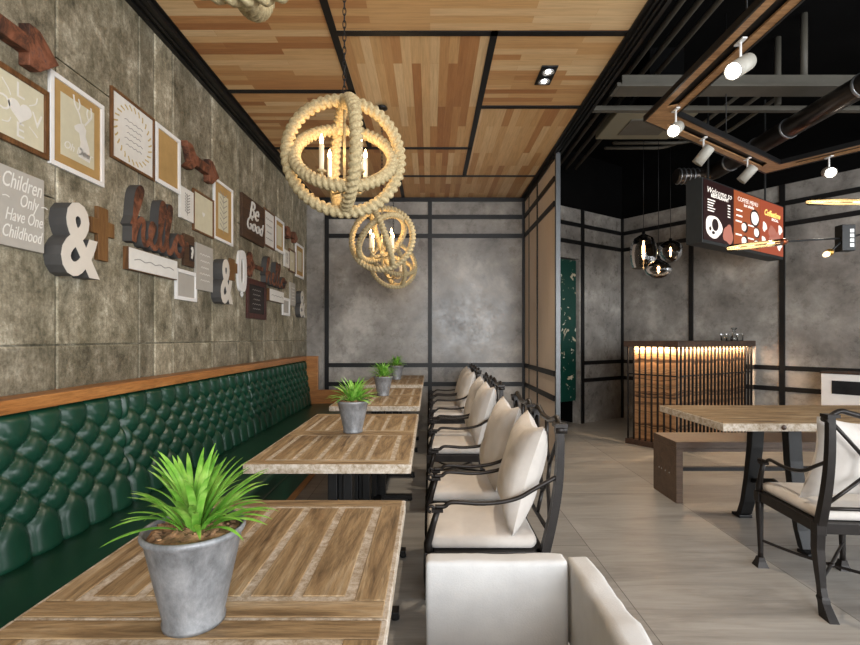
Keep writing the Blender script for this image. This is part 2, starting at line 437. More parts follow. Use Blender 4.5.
M['ovenglass'] = plain('dark_oven_glass', (.02, .02, .022), .12, 0, .3, 8, 0)
M['yellow'] = plain('yellow_ceramic', lin('b8a22c'), .4)

# ================================================================== STRUCTURE
XL, XP, YB, ZC = -1.63, 1.251, 6.277, 3.07
DZ = 3.85
C0 = Vector((2.955, 7.31, 0))
eA = Vector((-1.495, -1, 0)).normalized(); nA = Vector((1, -1.495, 0)).normalized(); kA = math.hypot(1.495, 1)
eB = Vector((.758, -1, 0)).normalized(); nB = Vector((-1, -.758, 0)).normalized(); kB = math.hypot(.758, 1)
UP = Vector((0, 0, 1))
XR, YR = 6.745, -2.5
RAILS = ((.585, .64), (.835, .89), (2.54, 2.595), (2.79, 2.845))

mb = MB(); mb.prism([(XL - .3, YR - .2), (XR + .2, YR - .2), (XR + .2, 2.3), (3.1, 7.7), (1.2, 7.0), (XL - .3, 6.6)], -.08, 0)
struct('floor', mb, M['floor'])

# left wall of weathered panels, each panel a raised plate with its own tone
mb = MB(); mb.box(XL - .2, YR, 0, XL - .022, YB + .2, ZC + .1)
tones = [1.0] * 6
cols = [-2.5, -1.55, -.7, .05, .62, 1.18, 1.62, 2.072, 2.66, 2.81, 3.01, 3.55, 4.03, 4.35, 4.66, 5.09, 5.62, YB + .02]
wr = random.Random(3)
for i in range(len(cols) - 1):
    y0, y1 = cols[i], cols[i + 1]
    cuts = [0, .55, 1.19, ZC + .06]
    if abs(y0 - 2.072) < .01: cuts = [0, .55, 1.19, 2.447, ZC + .06]
    if abs(y0 - 1.62) < .01: cuts = [0, .55, 1.19, 1.825, ZC + .06]
    if i in (2, 4, 9, 12): cuts = [0, .55, 1.19, 2.2, ZC + .06]
    for j in range(len(cuts) - 1):
        z0, z1 = cuts[j], cuts[j + 1]; t = wr.uniform(.8, 1.08); g = .004
        if y1 - y0 < .25: t = 1.15 if i % 2 else .78
        b = .007
        def ring(d, x): return [(x, y0 + d, z0 + d), (x, y1 - d, z0 + d), (x, y1 - d, z1 - d), (x, y0 + d, z1 - d)]
        vs = ring(g, XL - .022) + ring(g, XL - .004) + ring(g + b, XL)
        fs = [(8, 9, 10, 11)] + [(a, (a + 1) % 4, 4 + (a + 1) % 4, 4 + a) for a in range(4)] + [(4 + a, 4 + (a + 1) % 4, 8 + (a + 1) % 4, 8 + a) for a in range(4)]
        mb.add(vs, fs); tones += [t] + [t * .95] * 4 + [t * 1.25] * 4
        if y1 - y0 >= .25 and z1 < 1.3:    # pressed inner border on the lower plates
            pass
wl = struct('wall_left', mb, M['zinc'])
at = wl.data.attributes.new('tone', 'FLOAT_COLOR', 'FACE')
for i, t in enumerate(tones): at.data[i].color = (t, t * .99, t * .97, 1)

# back wall of the dining bay
mb = MB(); mb.box(XL - .2, YB, 0, XP + .15, YB + .12, ZC + .1)
struct('wall_back', mb, M['plaster'])
mb = MB()
for x in (-1.361, 0.0): mb.box(x - .026, YB - .022, 0, x + .026, YB, ZC)
mb.box(XP - .035, YB - .022, 0, XP, YB, ZC)
xs = [XL, -1.387, -1.335, -.026, .026, XP - .035]
for z0, z1 in RAILS:
    for a, b in ((-1.335, -.026), (.026, XP - .035)): mb.box(a, YB - .018, z0, b, YB, z1)
mb.box(XL, YB - .03, ZC - .05, XP, YB, ZC)
struct('trim_1', mb, M['black'])

# partition with beige panels on the right of the dining bay
mb = MB(); mb.box(XP, 4.72, 0, XP + .03, YB + .0, ZC + .1)
struct('wall_partition', mb, M['beige'])
mb = MB()
for z0, z1 in RAILS: mb.box(XP - .012, 4.76, z0, XP, YB - .03, z1)
for y in (5.52,): mb.box(XP - .010, y - .018, 0, XP, y + .018, ZC - .04)
mb.box(XP - .008, 5.98, 0, XP, 5.99, ZC - .04)
mb.box(XP - .014, 4.76, ZC - .06, XP, YB - .03, ZC)
struct('trim_2', mb, M['black'])
mb = MB(); mb.box(XP - .012, 4.68, 0, XP + .036, 4.72, ZC - .02)
M['poststeel'] = plain('grey_post_steel', (.12, .125, .13), .4, .7, .1, 9, .05)
struct('trim_3', mb, M['poststeel'], bevel=.004)

# wall A (behind, with the green panel) and wall B (behind the bar)
tA = lambda t: t * kA
def wbox(mb, o, e, n, a0, a1, d0, d1, z0, z1): mb.obox(o, e, n, UP, a0, a1, d0, d1, z0, z1)
ZW = 3.045
mb = MB()
wbox(mb, C0, eA, nA, -.1, tA(.555), -.12, 0, 0, ZW)
wbox(mb, C0, eA, nA, tA(.555), tA(1.09), -.12, 0, 2.34, ZW)
struct('wall_back_right', mb, M['plaster'])
mb = MB()   # dark niche behind the opening
wbox(mb, C0, eA, nA, tA(.5), tA(1.12), -.5, -.45, 0, 2.5)
wbox(mb, C0, eA, nA, tA(.5), tA(.555), -.45, -.12, 0, 2.5)
wbox(mb, C0, eA, nA, tA(.5), tA(1.12), -.5, -.12, 2.34, 2.5)
struct('wall_niche', mb, M['blackpaint'])
mb = MB()
for a in (.524,): wbox(mb, C0, eA, nA, tA(a) - .028, tA(a) + .028, 0, .022, 0, ZW)
for z0, z1 in RAILS[:2]: wbox(mb, C0, eA, nA, .03, tA(.524) - .028, 0, .018, z0, z1)
for z0, z1 in RAILS[2:]: wbox(mb, C0, eA, nA, .03, tA(1.08), 0, .018, z0, z1)
wbox(mb, C0, eA, nA, 0, .03, 0, .03, 0, ZW)
struct('trim_4', mb, M['black'])
mb = MB(); wbox(mb, C0, eB, nB, -.1, 5.0 * kB, -.12, 0, 0, ZW)
struct('wall_right_angled', mb, M['plaster'])
mb = MB(); pos = [.816, 1.647, 2.47, 3.3, 4.12]
for t in pos: wbox(mb, C0, eB, nB, t * kB - .028, t * kB + .028, 0, .022, 0, ZW)
wbox(mb, C0, eB, nB, 0.0, .03, 0, .03, 0, ZW)
for z0, z1 in RAILS:
    e0 = .03
    for t in pos + [4.98]:
        wbox(mb, C0, eB, nB, e0, t * kB - .028, 0, .018, z0, z1); e0 = t * kB + .028
struct('trim_5', mb, M['black'])
# black fascia above the grey walls, black deck overhead
mb = MB()
wbox(mb, C0, eA, nA, -.1, tA(1.09), -.12, .0, ZW, DZ)
wbox(mb, C0, eB, nB, .0, 5.0 * kB, -.12, .0, ZW, DZ)
mb.box(XP + .032, YR, ZC + .101, XP + .055, YB - .0, DZ)
struct('wall_fascia', mb, M['blackpaint'])
mb = MB(); mb.box(XP + .03, YR - .2, DZ, XR + .2, 7.8, DZ + .1)
struct('ceiling_dark', mb, M['blackpaint'])
# wall on the right and behind, with windows
def pierced(name, fixed, axis, a0, a1, holes, z1):
    mb = MB(); e0 = a0
    def bx(p, q, zz0, zz1):
        if axis == 'x': mb.box(p, fixed - .15, zz0, q, fixed, zz1)
        else: mb.box(fixed, p, zz0, fixed + .15, q, zz1)
    for h0, h1 in holes:
        bx(e0, h0, 0, z1); bx(h0, h1, 0, .6); bx(h0, h1, 2.9, z1); e0 = h1
    bx(e0, a1, 0, z1)
    struct(name, mb, M['plaster'])
pierced('wall_rear', YR, 'x', XL - .2, XR + .15, [(-.05, 2.35), (2.95, 5.85)], DZ)
pierced('wall_right', XR, 'y', YR, 2.4, [(-1.6, 2.0)], DZ)
def window(name, fixed, axis, a0, a1):
    mb = MB()
    def bx(p, q, zz0, zz1, th=.05):
        if axis == 'x': mb.box(p, fixed - .1, zz0, q, fixed - .1 + th, zz1)
        else: mb.box(fixed + .05, p, zz0, fixed + .05 + th, q, zz1)
    bx(a0, a1, .6, .66); bx(a0, a1, 2.84, 2.9)
    n = 3
    for k in range(n + 1):
        p = a0 + (a1 - a0 - .05) * k / n; bx(p, p + .05, .66, 2.84)
    o = struct(name, mb, M['black']); mb = MB(); bx(a0 + .02, a1 - .02, .64, 2.86, .008)
    g = build('pane', mb, M['pane'], o)
window('window_1', YR, 'x', -.05, 2.35); window('window_2', YR, 'x', 2.95, 5.85); window('window_3', XR, 'y', -1.6, 2.0)

# wood ceiling over the dining bay: panels separated by black battens
XC0, XC1 = XL + .105, 1.215
mb = MB(); mb.box(XL - .2, YR - .1, ZC + .03, XP + .03, YB + .12, ZC + .12)
struct('ceiling', mb, M['blackpaint'])
P = []   # (x0,x1,y0,y1,alongY)
g = .022
P += [(XC0, -.583, -2.5, -.4, 0), (-.583, XC1, -2.5, -.4, 0), (XC0, -.583, -.4, .9, 1), (-.583, XC1, -.4, .9, 0)]
P += [(XC0, -.583, .9, 3.56, 0), (-.583, XC1, .9, 2.88, 0)]
P += [(XC0, -.583, 3.56, 4.625, 0), (-.583, .39, 2.88, 4.625, 1), (.39, XC1, 2.88, 3.80, 0), (.39, XC1, 3.80, 5.42, 1)]
P += [(XC0, .39, 4.625, 5.42, 1), (XC0, -.352, 5.42, YB, 1), (-.352, XC1, 5.42, YB, 1)]
px, py = MB(), MB()
for x0, x1, y0, y1, ay in P: (py if ay else px).box(x0 + g, y0 + g, ZC, x1 - g, y1 - g, ZC + .03)
struct('ceiling_1', px, M['planks_x']); struct('ceiling_2', py, M['planks_y'])
mb = MB()
for x0, x1, y0, y1, ay in P:
    for a in ((x0 - g, y0 - g, x1 + g, y0 + g), (x0 - g, y0 + g, x0 + g, y1 - g)): mb.box(a[0], a[1], ZC - .006, a[2], a[3], ZC + .028)
mb.box(XC1 - g, YR, ZC - .012, XP + .03, YB, ZC + .028)
for k in range(2): mb.box(XP - .03 + k * .03, YR, ZC - .028, XP - .020 + k * .03, 4.67, ZC - .012)
mb.box(XP + .03, YR, ZC - .03, XP + .055, YB, ZC + .1)
struct('trim_6', mb, M['black'])
mb = MB()
mb.box(XL, YR, ZC - .03, XL + .105, YB - .03, ZC + .028)
mb.box(XL, YR, ZC - .045, XL + .03, YB - .03, ZC - .03); mb.box(XL + .05, YR, ZC - .038, XL + .065, YB - .03, ZC - .03); mb.box(XL + .09, YR, ZC - .036, XL + .105, YB - .03, ZC - .03)
struct('trim_7', mb, M['black'])

# ================================================================== GREEN PANEL
mb = MB(); wbox(mb, C0, eA, nA, tA(.575), tA(1.07), -.06, -.03, .33, 2.32)
setp(build('green_wall_panel', mb, M['greenpanel'], loc=base_of(mb), bevel=.003), 'tall dark green panel with cream flaked patches hanging in the narrow opening behind the partition post', 'panel')

# ================================================================== BANQUETTE
YE = 5.80
bench = thing('banquette', (-1.28, 2.4, 0), 'long dark green leather banquette with buttoned back and oak top rail along the left wall', 'bench')
mb = MB(); mb.box(XL + .003, -.9, .0, -1.02, YE, .12); build('plinth', mb, M['oak'], bench, True, .004)
mb = MB(); mb.box(XL + .003, -.9, .12, -.97, YE, .30); build('base', mb, M['leather'], bench, True, .01)
edges = [-.9, .71, 2.33, 3.95, YE]
def cushion_mesh(y0, y1, x0, x1, z0, z1, rr=.035):
    m = MB(); prof = []
    for k in range(7): a = PI / 2 * k / 6; prof.append((x1 - rr + rr * math.sin(a), z1 - rr + rr * math.cos(a)))
    for k in range(5): a = PI / 2 * k / 4; prof.append((x1 - rr + rr * math.cos(a), z0 + rr - rr * math.sin(a)))
    prof = [(x0, z0), (x0, z1)] + [(x0 + (x1 - rr - x0) * t, z1 + .006 * math.sin(PI * t)) for t in (.25, .5, .75)] + prof
    n = len(prof); vs = [(x, y, z) for y in (y0 + .002, y1 - .002) for x, z in prof]
    fs = [(i, (i + 1) % n, n + (i + 1) % n, n + i) for i in range(n)]
    m.add(vs, fs, True); m.add(vs[:n], [tuple(range(n))]); m.add(vs[n:], [tuple(range(n))[::-1]])
    return m
for i in range(4):
    build('seat_cushion', cushion_mesh(edges[i], edges[i + 1], XL + .12, -.93, .30, .415), M['leather'], bench, True)
def tufted(y0, y1, z0, z1, xt, xb):
    """buttoned back: staggered buttons, diagonal folds, plain channels below and above"""
    m = MB(); a = (y1 - y0) / max(1, round((y1 - y0) / .145)); b = .068; ny = int(a_n(y0, y1) * 14); nz = 64
    zt, zb = z1 - .07, z0 + .13
    rows = max(2, round((zt - zb) / b)); b = (zt - zb) / rows
    vs = []
    for i in range(ny + 1):
        y = y0 + (y1 - y0) * i / ny; yy = (y - y0) / a
        for k in range(nz + 1):
            z = z0 + (z1 - z0) * k / nz; q = (z - zb) / b
            def prof(t): return abs(math.sin(PI * t)) ** .40
            if q < 0: h = prof(yy) ; h *= 1
            elif q > rows: h = prof(yy + (rows % 2) * .5)
            else:
                u = yy + q / 2; v = yy - q / 2
                h = (abs(math.sin(PI * u)) * abs(math.sin(PI * v))) ** .36
            # buttons
            r0 = round(q); 
            if 0 <= r0 <= rows:
                off = (r0 % 2) * .5; dy = (yy - off - round(yy - off)) * a; dz = (q - r0) * b
                d = math.hypot(dy, dz); h *= 1 - .75 * math.exp(-(d / .016) ** 2)
            e = min((z - z0) / .03, (z1 - z) / .03, (y - y0) / .02, (y1 - y) / .02, 1.0)
            e = math.sqrt(max(0.0, 1 - (1 - e) ** 2))
            x = xb + (xt - xb) * (z - z0) / (z1 - z0)
            vs.append((x - .046 + .046 * e * (.2 + .8 * h), y, z))
    fs = [(i * (nz + 1) + k, (i + 1) * (nz + 1) + k, (i + 1) * (nz + 1) + k + 1, i * (nz + 1) + k + 1) for i in range(ny) for k in range(nz)]
    m.add(vs, fs, True)
    return m
def a_n(y0, y1): return max(1, round((y1 - y0) / .145))
for i in range(4):
    m = tufted(edges[i] + .002, edges[i + 1] - .002, .40, .945, -1.505, -1.43)
    p = build('back_panel', m, M['leather'], bench, True)
mb = MB(); mb.box(XL + .003, -.9, .30, XL + .07, YE, .944); build('back_board', mb, M['walnut'], bench, True)
mb = MB(); mb.box(XL + .003, -.9, .946, -1.505, YE + .0, .998); build('top_rail', mb, M['oak'], bench, True, .004)
mb = MB(); mb.extr([(XL + .003, 0), (-.93, 0), (-.93, .585), (-1.37, .585), (-1.37, .998), (XL + .003, .998)], (0, 0, 0), (1, 0, 0), (0, 0, 1), (0, 1, 0), YE + .002, YE + .045)
build('end_panel', mb, M['oakend'], bench, True, .004)

# ================================================================== SQUARE TABLES
def table_parts(root):
    W, D, T = .314, .292, .037
    m = MB(); m.box(-W, -D, .75 - T, W, D, .748)
    m.mi = 1; bw = .052; e = .009
    zt0, zt1 = .7475, .7505
    # border strips along x (near, far) and along y, slats inside
    m.box(-W + e, -D + .004, zt0, W - e, -D + bw, zt1); m.box(-W + e, D - bw, zt0, W - e, D - .004, zt1)
    m.mi = 2
    m.box(-W + e, -D + bw + .002, zt0, -W + bw + .012, D - bw - .002, zt1); m.box(W - bw - .012, -D + bw + .002, zt0, W - e, D - bw - .002, zt1)
    x0 = -W + bw + .032; x1 = W - bw - .032; n = 5; gap = .018; sw = (x1 - x0 - gap * (n - 1)) / n
    for k in range(n):
        a = x0 + k * (sw + gap); m.box(a, -D + bw + .017, zt0, a + sw, D - bw - .017, zt1)
    build('tabletop', m, [M['pale'], M['tablex'], M['table']], root, bevel=.0015, bseg=1)
    m = MB(); m.box(-.20, -.17, .700, .20, .17, .7125); build('mounting_plate', m, M['black'], root)
    m = MB(); m.box(-.052, -.035, .04, -.012, .035, .70); m.box(.012, -.035, .04, .052, .035, .70); m.box(-.012, -.012, .04, .012, .012, .70)
    build('column', m, M['black'], root, bevel=.003)
    m = MB()
    for a in (R(0), R(90)):
        e_ = Vector((math.cos(a), math.sin(a), 0)); n_ = Vector((-math.sin(a), math.cos(a), 0))
        m.obox((0, 0, 0), e_, n_, UP, -.25, .25, -.028, .028, .014, .042)
        for s in (-.235, .235): m.cyl(e_ * s, e_ * s + Vector((0, 0, .015)), .018, seg=12)
    build('foot', m, M['black'], root, bevel=.002)
TX = -.385
spots = []
for g_, ys in enumerate((.21, 1.772, 3.285, 4.80)):
    for k in (0, 1): spots.append((ys + .2925 + k * .586, g_, k))
tlabels = ['square slatted oak table nearest the camera, cut off by the bottom edge', 'square slatted oak table behind the largest potted plant',
           'square slatted oak table in the second pair, its near one with the bare front edge', 'square slatted oak table in the second pair, the far one behind the second potted plant',
           'square slatted oak table in front of the third potted plant', 'square slatted oak table right behind the third potted plant',
           'square slatted oak table in front of the farthest potted plant', 'square slatted oak table at the far end of the row near the back wall']
t0 = thing('square_table', (TX, spots[0][0], 0), tlabels[0], 'table', 'square tables along the banquette'); table_parts(t0)
for (y, g_, k), lb in list(zip(spots, tlabels))[1:]:
    c = copy_tree(t0); c.location = (TX, y, 0); c['label'] = lb
    MATS[c.name] = Matrix.Translation((TX, y, 0))

# ================================================================== POTTED PLANTS
def leaf(m, rng, ang, lean, L, w0, c):
    n = 9; pts = []; d = Vector((math.cos(ang), math.sin(ang), 0)); p = Vector(c); el = lean
    for i in range(n + 1):
        pts.append(p.copy()); p = p + (d * math.cos(el) + UP * math.sin(el)) * (L / n); el -= (1.0 - .45 * math.sin(lean)) * rng.uniform(.07, .13) * (1 + i * .2)
    side = UP.cross(d).normalized(); vs = []
    for i, q in enumerate(pts):
        t = i / n; wd = w0 * (.55 + .9 * t if t < .35 else .865 * (1 - ((t - .35) / .65) ** 3.4)) + .0004
        tt = (pts[min(i + 1, n)] - pts[max(i - 1, 0)]).normalized(); up = tt.cross(side) * -1
        vs += [q - side * wd + up * wd * .35, q, q + side * wd + up * wd * .35]
    fs = []
    for i in range(n):
        a = i * 3; fs += [(a, a + 1, a + 4, a + 3), (a + 1, a + 2, a + 5, a + 4)]
    m.add(vs, fs, True)
def plant(seed, name_loc, label, rz):
    rng = random.Random(seed)
    root = thing('potted_plant', name_loc, label, 'plant', 'potted plants on the square tables', rz)
    m = MB()
    prof = [(.0005, .006), (.042, .006), (.0455, .001), (.048, .0), (.049, .006), (.0470, .012), (.0540, .045), (.0645, .095), (.0745, .143), (.0785, .147), (.0805, .152), (.079, .158), (.076, .158), (.0745, .150), (.0705, .135), (.0005, .135)]
    m.lathe(prof, seg=48); build('pot', m, M['pot'], root)
    m = MB(); ns = 26; vs = []; fs = []
    for i in range(8):
        for k in range(ns):
            r = .0715 * i / 7; a = 2 * PI * k / ns
            vs.append((r * math.cos(a), r * math.sin(a), .146 + .012 * (1 - (i / 7) ** 2) + rng.uniform(-.0035, .0035)))
    fs = [(i * ns + k, i * ns + (k + 1) % ns, (i + 1) * ns + (k + 1) % ns, (i + 1) * ns + k) for i in range(7) for k in range(ns)]
    m.add(vs, fs, False)
    for k in range(70):
        r = .066 * math.sqrt(rng.random()); a = rng.uniform(0, 2 * PI); s = rng.uniform(.003, .0065)
        c = Vector((r * math.cos(a), r * math.sin(a), .154 + .006 * (1 - r / .07)))
        dx = Vector((math.cos(a * 7), math.sin(a * 7), rng.uniform(-.4, .4))).normalized()
        m.bar(c - dx * s, c + dx * s, s * 1.1, s * .8)
    build('soil', m, M['soil'], root)
    m = MB()
    for k in range(84):
        a = rng.uniform(0, 2 * PI); t = rng.random() ** .8; lean = R(24) + R(62) * t
        L = rng.uniform(.105, .132) + .02 * t * (1.0 if t < .6 else .95)
        r = .004 + .016 * (1 - t); c = (r * math.cos(a) + rng.uniform(-.006, .006), r * math.sin(a) + rng.uniform(-.006, .006), .150)
        leaf(m, rng, a + rng.uniform(-.3, .3), lean, L, rng.uniform(.0046, .0066), c)
    build('foliage', m, M['leaf'], root)
    return root
plant(5, (-.392, .79, .7507), 'potted green strap-leaved plant in a zinc pot, the largest and nearest to the camera', 0)
plant(8, (-.385, 2.375, .7507), 'potted green strap-leaved plant in a zinc pot, the second from the camera', 1)
plant(11, (-.382, 3.875, .7507), 'potted green strap-leaved plant in a zinc pot, the third from the camera', 2)
plant(14, (-.378, 5.39, .7507), 'potted green strap-leaved plant in a zinc pot, the small farthest one by the back wall', 3)

# ================================================================== METAL ARMCHAIRS
def pillow_mb(w_, h_, t_, seed=0, n=22, wr_=.004):
    """cushion in the xz plane, thickness along y, centred"""
    m = MB(); vs = []
    for side in (1, -1):
        for i in range(n + 1):
            for k in range(n + 1):
                u = -1 + 2 * i / n; v = -1 + 2 * k / n
                pin = 1 - .17 * (1 - v * v) ** 1.5; pin2 = 1 - .17 * (1 - u * u) ** 1.5
                th = ((1 - u ** 4) * (1 - v ** 4)) ** .5 * (1 - .25 * (u * u + v * v) / 2)
                q = noise.noise(Vector((u * 2.2 + seed, v * 2.2, side))) + .5 * noise.noise(Vector((u * 5, v * 5 + seed, side)))
                vs.append((u * w_ / 2 * pin, side * (t_ / 2 * th + wr_ * q * th) , v * h_ / 2 * pin2))
    N = (n + 1) ** 2; fs = []
    for i in range(n):
        for k in range(n):
            a = i * (n + 1) + k; b = (i + 1) * (n + 1) + k
            fs.append((a, a + 1, b + 1, b)); fs.append((N + a, N + b, N + b + 1, N + a + 1))
    m.add(vs, fs, True)
    return m
def seat_pad(m, x0, y0, x1, y1, z0, z1, n=12, bulge=.012, rr=.02):
    """boxy upholstered pad with rounded edges"""
    cx, cy = (x0 + x1) / 2, (y0 + y1) / 2; hx, hy = (x1 - x0) / 2, (y1 - y0) / 2
    prof = [(0, 0)] ; vs = []; rings = []
    zz = [(-rr, z0), (-rr * .3, z0 + rr * .3), (0, z0 + rr), (0, (z0 + z1) / 2), (0, z1 - rr), (-rr * .3, z1 - rr * .3), (-rr, z1)]
    def ring(inset, z, bl=0):
        r = []; hx_, hy_ = hx + inset, hy + inset; cr = .03
        for q in range(4):
            for a in range(5):
                g_ = PI / 2 * (q + a / 4); ccx = (hx_ - cr) * (1 if q in (0, 3) else -1); ccy = (hy_ - cr) * (1 if q in (0, 1) else -1)
                r.append((cx + ccx + cr * math.cos(g_), cy + ccy + cr * math.sin(g_), z))
        return r
    for i, z in zz: rings.append(ring(i, z))
    for s in (.8, .55, .3, .1):
        rings.append([(cx + (p[0] - cx) * s, cy + (p[1] - cy) * s, z1 + bulge * (1 - s * s)) for p in ring(-rr, z1)])
    k = 20
    for r in rings: vs += r
    fs = [(i * k + a, i * k + (a + 1) % k, (i + 1) * k + (a + 1) % k, (i + 1) * k + a) for i in range(len(rings) - 1) for a in range(k)]
    fs.append(tuple(range(k))[::-1]); fs.append(tuple((len(rings) - 1) * k + a for a in range(k)))
    m.add(vs, fs, True)
CW, CF, CB = .205, .215, -.215
def chair_parts(root):
    br = M['bronze']
    for s in (-1, 1):       # front legs with an arm post above and a flared foot
        m = MB(); x = s * CW
        m.tube([(x, CF + .004, .365), (x, CF + .006, .30), (x, CF, .20), (x, CF - .006, .08), (x, CF - .004, .045)], [.021, .0195, .016, .013, .014], 8)
        m.add([(x + a * w_, CF - .004 + b * w_, z) for z, w_ in ((.05, .014), (.028, .019), (.0, .029)) for a, b in ((-1, -1), (1, -1), (1, 1), (-1, 1))],
              [(3, 2, 1, 0)] + [(4 * r + a, 4 * r + (a + 1) % 4, 4 * r + 4 + (a + 1) % 4, 4 * r + 4 + a) for r in (0, 1) for a in range(4)][::1] + [(8, 9, 10, 11)])
        build('leg', m, br, root)
    for s in (-1, 1):       # rear legs rake backwards
        m = MB(); x = s * CW
        m.add([(x + a * wx, yy + b * wy, z) for z, yy, wx, wy in ((.40, CB, .019, .022), (.28, CB + .004, .018, .021), (.12, CB - .018, .013, .015), (.085, CB - .026, .014, .017), (.075, CB - .028, .018, .02), (.06, CB - .034, .017, .018), (.0, CB - .065, .021, .034)) for a, b in ((-1, -1), (1, -1), (1, 1), (-1, 1))],
              [(3, 2, 1, 0)] + [(4 * r + a, 4 * r + (a + 1) % 4, 4 * r + 4 + (a + 1) % 4, 4 * r + 4 + a) for r in range(6) for a in range(4)] + [(24, 25, 26, 27)])
        build('leg', m, br, root, bevel=.002)
    m = MB()                # apron
    for a in ((-CW, CB, -CW, CF), (CW, CB, CW, CF), (-CW, CB, CW, CB), (-CW, CF, CW, CF)):
        m.bar((a[0], a[1], .375), (a[2], a[3], .375), .026, .05)
    m.box(-CW, CB, .385, CW, CF, .398)
    for s in (-1, 1):
        m.box(s * CW - .02, CF - .02, .345, s * CW + .02, CF + .024, .40); m.box(s * CW - .021, CB - .023, .345, s * CW + .021, CB + .02, .40)
    build('seat_frame', m, br, root, bevel=.003)
    m = MB()                # crossed stretcher
    m.tube(sm([(-CW, CF - .005, .14), (-.1, CF * .5, .12), (0, 0, .115), (.1, CB * .5, .12), (CW, CB - .01, .14)]), .0075, 8)
    m.tube([(CW, CF - .005, .14), (.1, CF * .5, .12), (0, 0, .115), (-.1, CB * .5, .12), (-CW, CB - .01, .14)], .0075, 8)
    m.lathe([(.0005, -.012), (.014, -.008), (.017, 0), (.014, .008), (.0005, .012)], (0, 0, .115), 12)
    build('stretcher', m, br, root)
    m = MB(); seat_pad(m, -CW + .008, CB + .012, CW - .008, CF + .012, .399, .452)
    build('seat_cushion', m, M['fabric'], root)
    # backrest: two curved stiles, top rail with scroll ends, hexagon lattice
    def stile(z):           # y of the back plane at height z
        t = (z - .39) / .51; return CB - .010 - .060 * t - .022 * math.sin(PI * t)
    m = MB()
    for s in (-1, 1):
        zs = [.39 + .49 * k / 10 for k in range(11)]
        vs = []; 
        for z in zs:
            wd = .018 - .004 * (z - .39) / .5; dp = .017 - .004 * (z - .39) / .5
            for a, b in ((-1, -1), (1, -1), (1, 1), (-1, 1)): vs.append((s * CW + a * wd, stile(z) + b * dp, z))
        fs = [(3, 2, 1, 0)] + [(4 * r + a, 4 * r + (a + 1) % 4, 4 * r + 4 + (a + 1) % 4, 4 * r + 4 + a) for r in range(10) for a in range(4)] + [(40, 41, 42, 43)]
        m.add([(x, y, z) for x, y, z in vs], [f[::-1] for f in fs])
        yt = stile(.88)
        m.box(s * CW - .026, yt - .024, .878, s * CW + .026, yt + .024, .892)
        m.tube([(s * (CW + .012), yt - .022, .868), (s * (CW + .012), yt + .022, .868)], .014, 10)
    def pt(x, z): return (x, stile(z), z)
    m.tube(sm([pt(-CW, .882), pt(-.165, .905), pt(-.12, .895), pt(-.06, .880), pt(0, .878), pt(.06, .880), pt(.12, .895), pt(.165, .905), pt(CW, .882)]), .0115, 8)
    m.tube([pt(-CW, .47), pt(0, .47), pt(CW, .47)], .009, 8)
    hx, hz, hc = .062, .075, .66
    hexa = [(-hx, hc - hz * .55), (-hx, hc + hz * .55), (0, hc + hz * 1.25), (hx, hc + hz * .55), (hx, hc - hz * .55), (0, hc - hz * 1.25)]
    for i in range(6): m.tube([pt(*hexa[i]), pt(*hexa[(i + 1) % 6])], .0085, 8)
    for p_, q_ in (((-CW, .48), hexa[0]), ((-CW, .865), hexa[1]), ((CW, .865), hexa[3]), ((CW, .48), hexa[4])):
        m.tube([pt(*p_), pt((p_[0] + q_[0]) / 2, (p_[1] + q_[1]) / 2), pt(*q_)], .0085, 8)
    m.tube([pt(*hexa[2]), pt(0, .878)], .0085, 8); m.tube([pt(*hexa[5]), pt(0, .47)], .0085, 8)
    build('backrest', m, br, root)
    for s in (-1, 1):       # armrests
        m = MB(); x = s * CW
        m.tube([(x, CF + .004, .38), (x, CF + .008, .43), (x, CF - .012, .50), (x, CF - .028, .555)], [.019, .016, .0125, .012], 8)
        m.box(x - .016, CF - .05, .552, x + .016, CF - .006, .564)
        m.tube([(x + s * .004, CF - .004 + .012 * math.cos(a), .562 + .012 * math.sin(a)) for a in [k * PI / 6 for k in range(-3, 7)]], .006, 6)
        m.tube(sm([(x, CF - .02, .570), (x, CF - .055, .571), (x, CF - .072, .584), (x, CF - .10, .588), (x, .02, .582), (x, -.06, .588), (x, -.13, .606), (x, -.19, .640), (x, stile(.69), .69)]), .0088, 8)
        build('armrest', m, br, root)
labs = ['dark metal armchair with white seat, nearest of the row facing the square tables', 'dark metal armchair with white seat, the second of the row facing the square tables',
        'dark metal armchair with white seat, the third of the row counting from the camera', 'dark metal armchair with white seat, the fourth of the row counting from the camera',
        'dark metal armchair with white seat, the fifth of the row counting from the camera', 'dark metal armchair with white seat, the last of the row by the back wall']
plabs = ['off-white square pillow on the nearest metal armchair of the row', 'off-white square pillow on the second metal armchair of the row',
         'off-white square pillow on the third metal armchair of the row', 'off-white square pillow on the fourth metal armchair of the row',
         'off-white square pillow on the fifth metal armchair of the row', 'off-white square pillow on the last metal armchair by the back wall']
ch0 = thing('metal_armchair', (.215, 2.035, 0), labs[0], 'chair', 'metal armchairs facing the square tables', PI / 2); chair_parts(ch0)
cy = [2.035, 2.565, 3.545, 4.065, 5.05, 5.57]
for y, lb in list(zip(cy, labs))[1:]:
    c = copy_tree(ch0); c.location = (.215, y, 0); c['label'] = lb
c = copy_tree(ch0); c.location = (1.955, 2.315, 0); c.rotation_euler = (0, 0, R(-5))
c['label'] = 'dark metal armchair with lattice back seen from behind at the long table on the right'; del c['group']
pr = random.Random(2)
for i, (y, lb) in enumerate(zip(cy, plabs)):
    m = pillow_mb(.44, .44, .15, i * 3.1, 28, .006)
    o = build('pillow', m, M['fabric']); o.location = (.383 + pr.uniform(-.008, .008), y + pr.uniform(-.01, .01), .668)
    o.rotation_euler = (R(16), 0, PI / 2 + R(pr.uniform(-4, 4)))
    setp(o, lb, 'pillow', 'pillows on the row of metal armchairs')
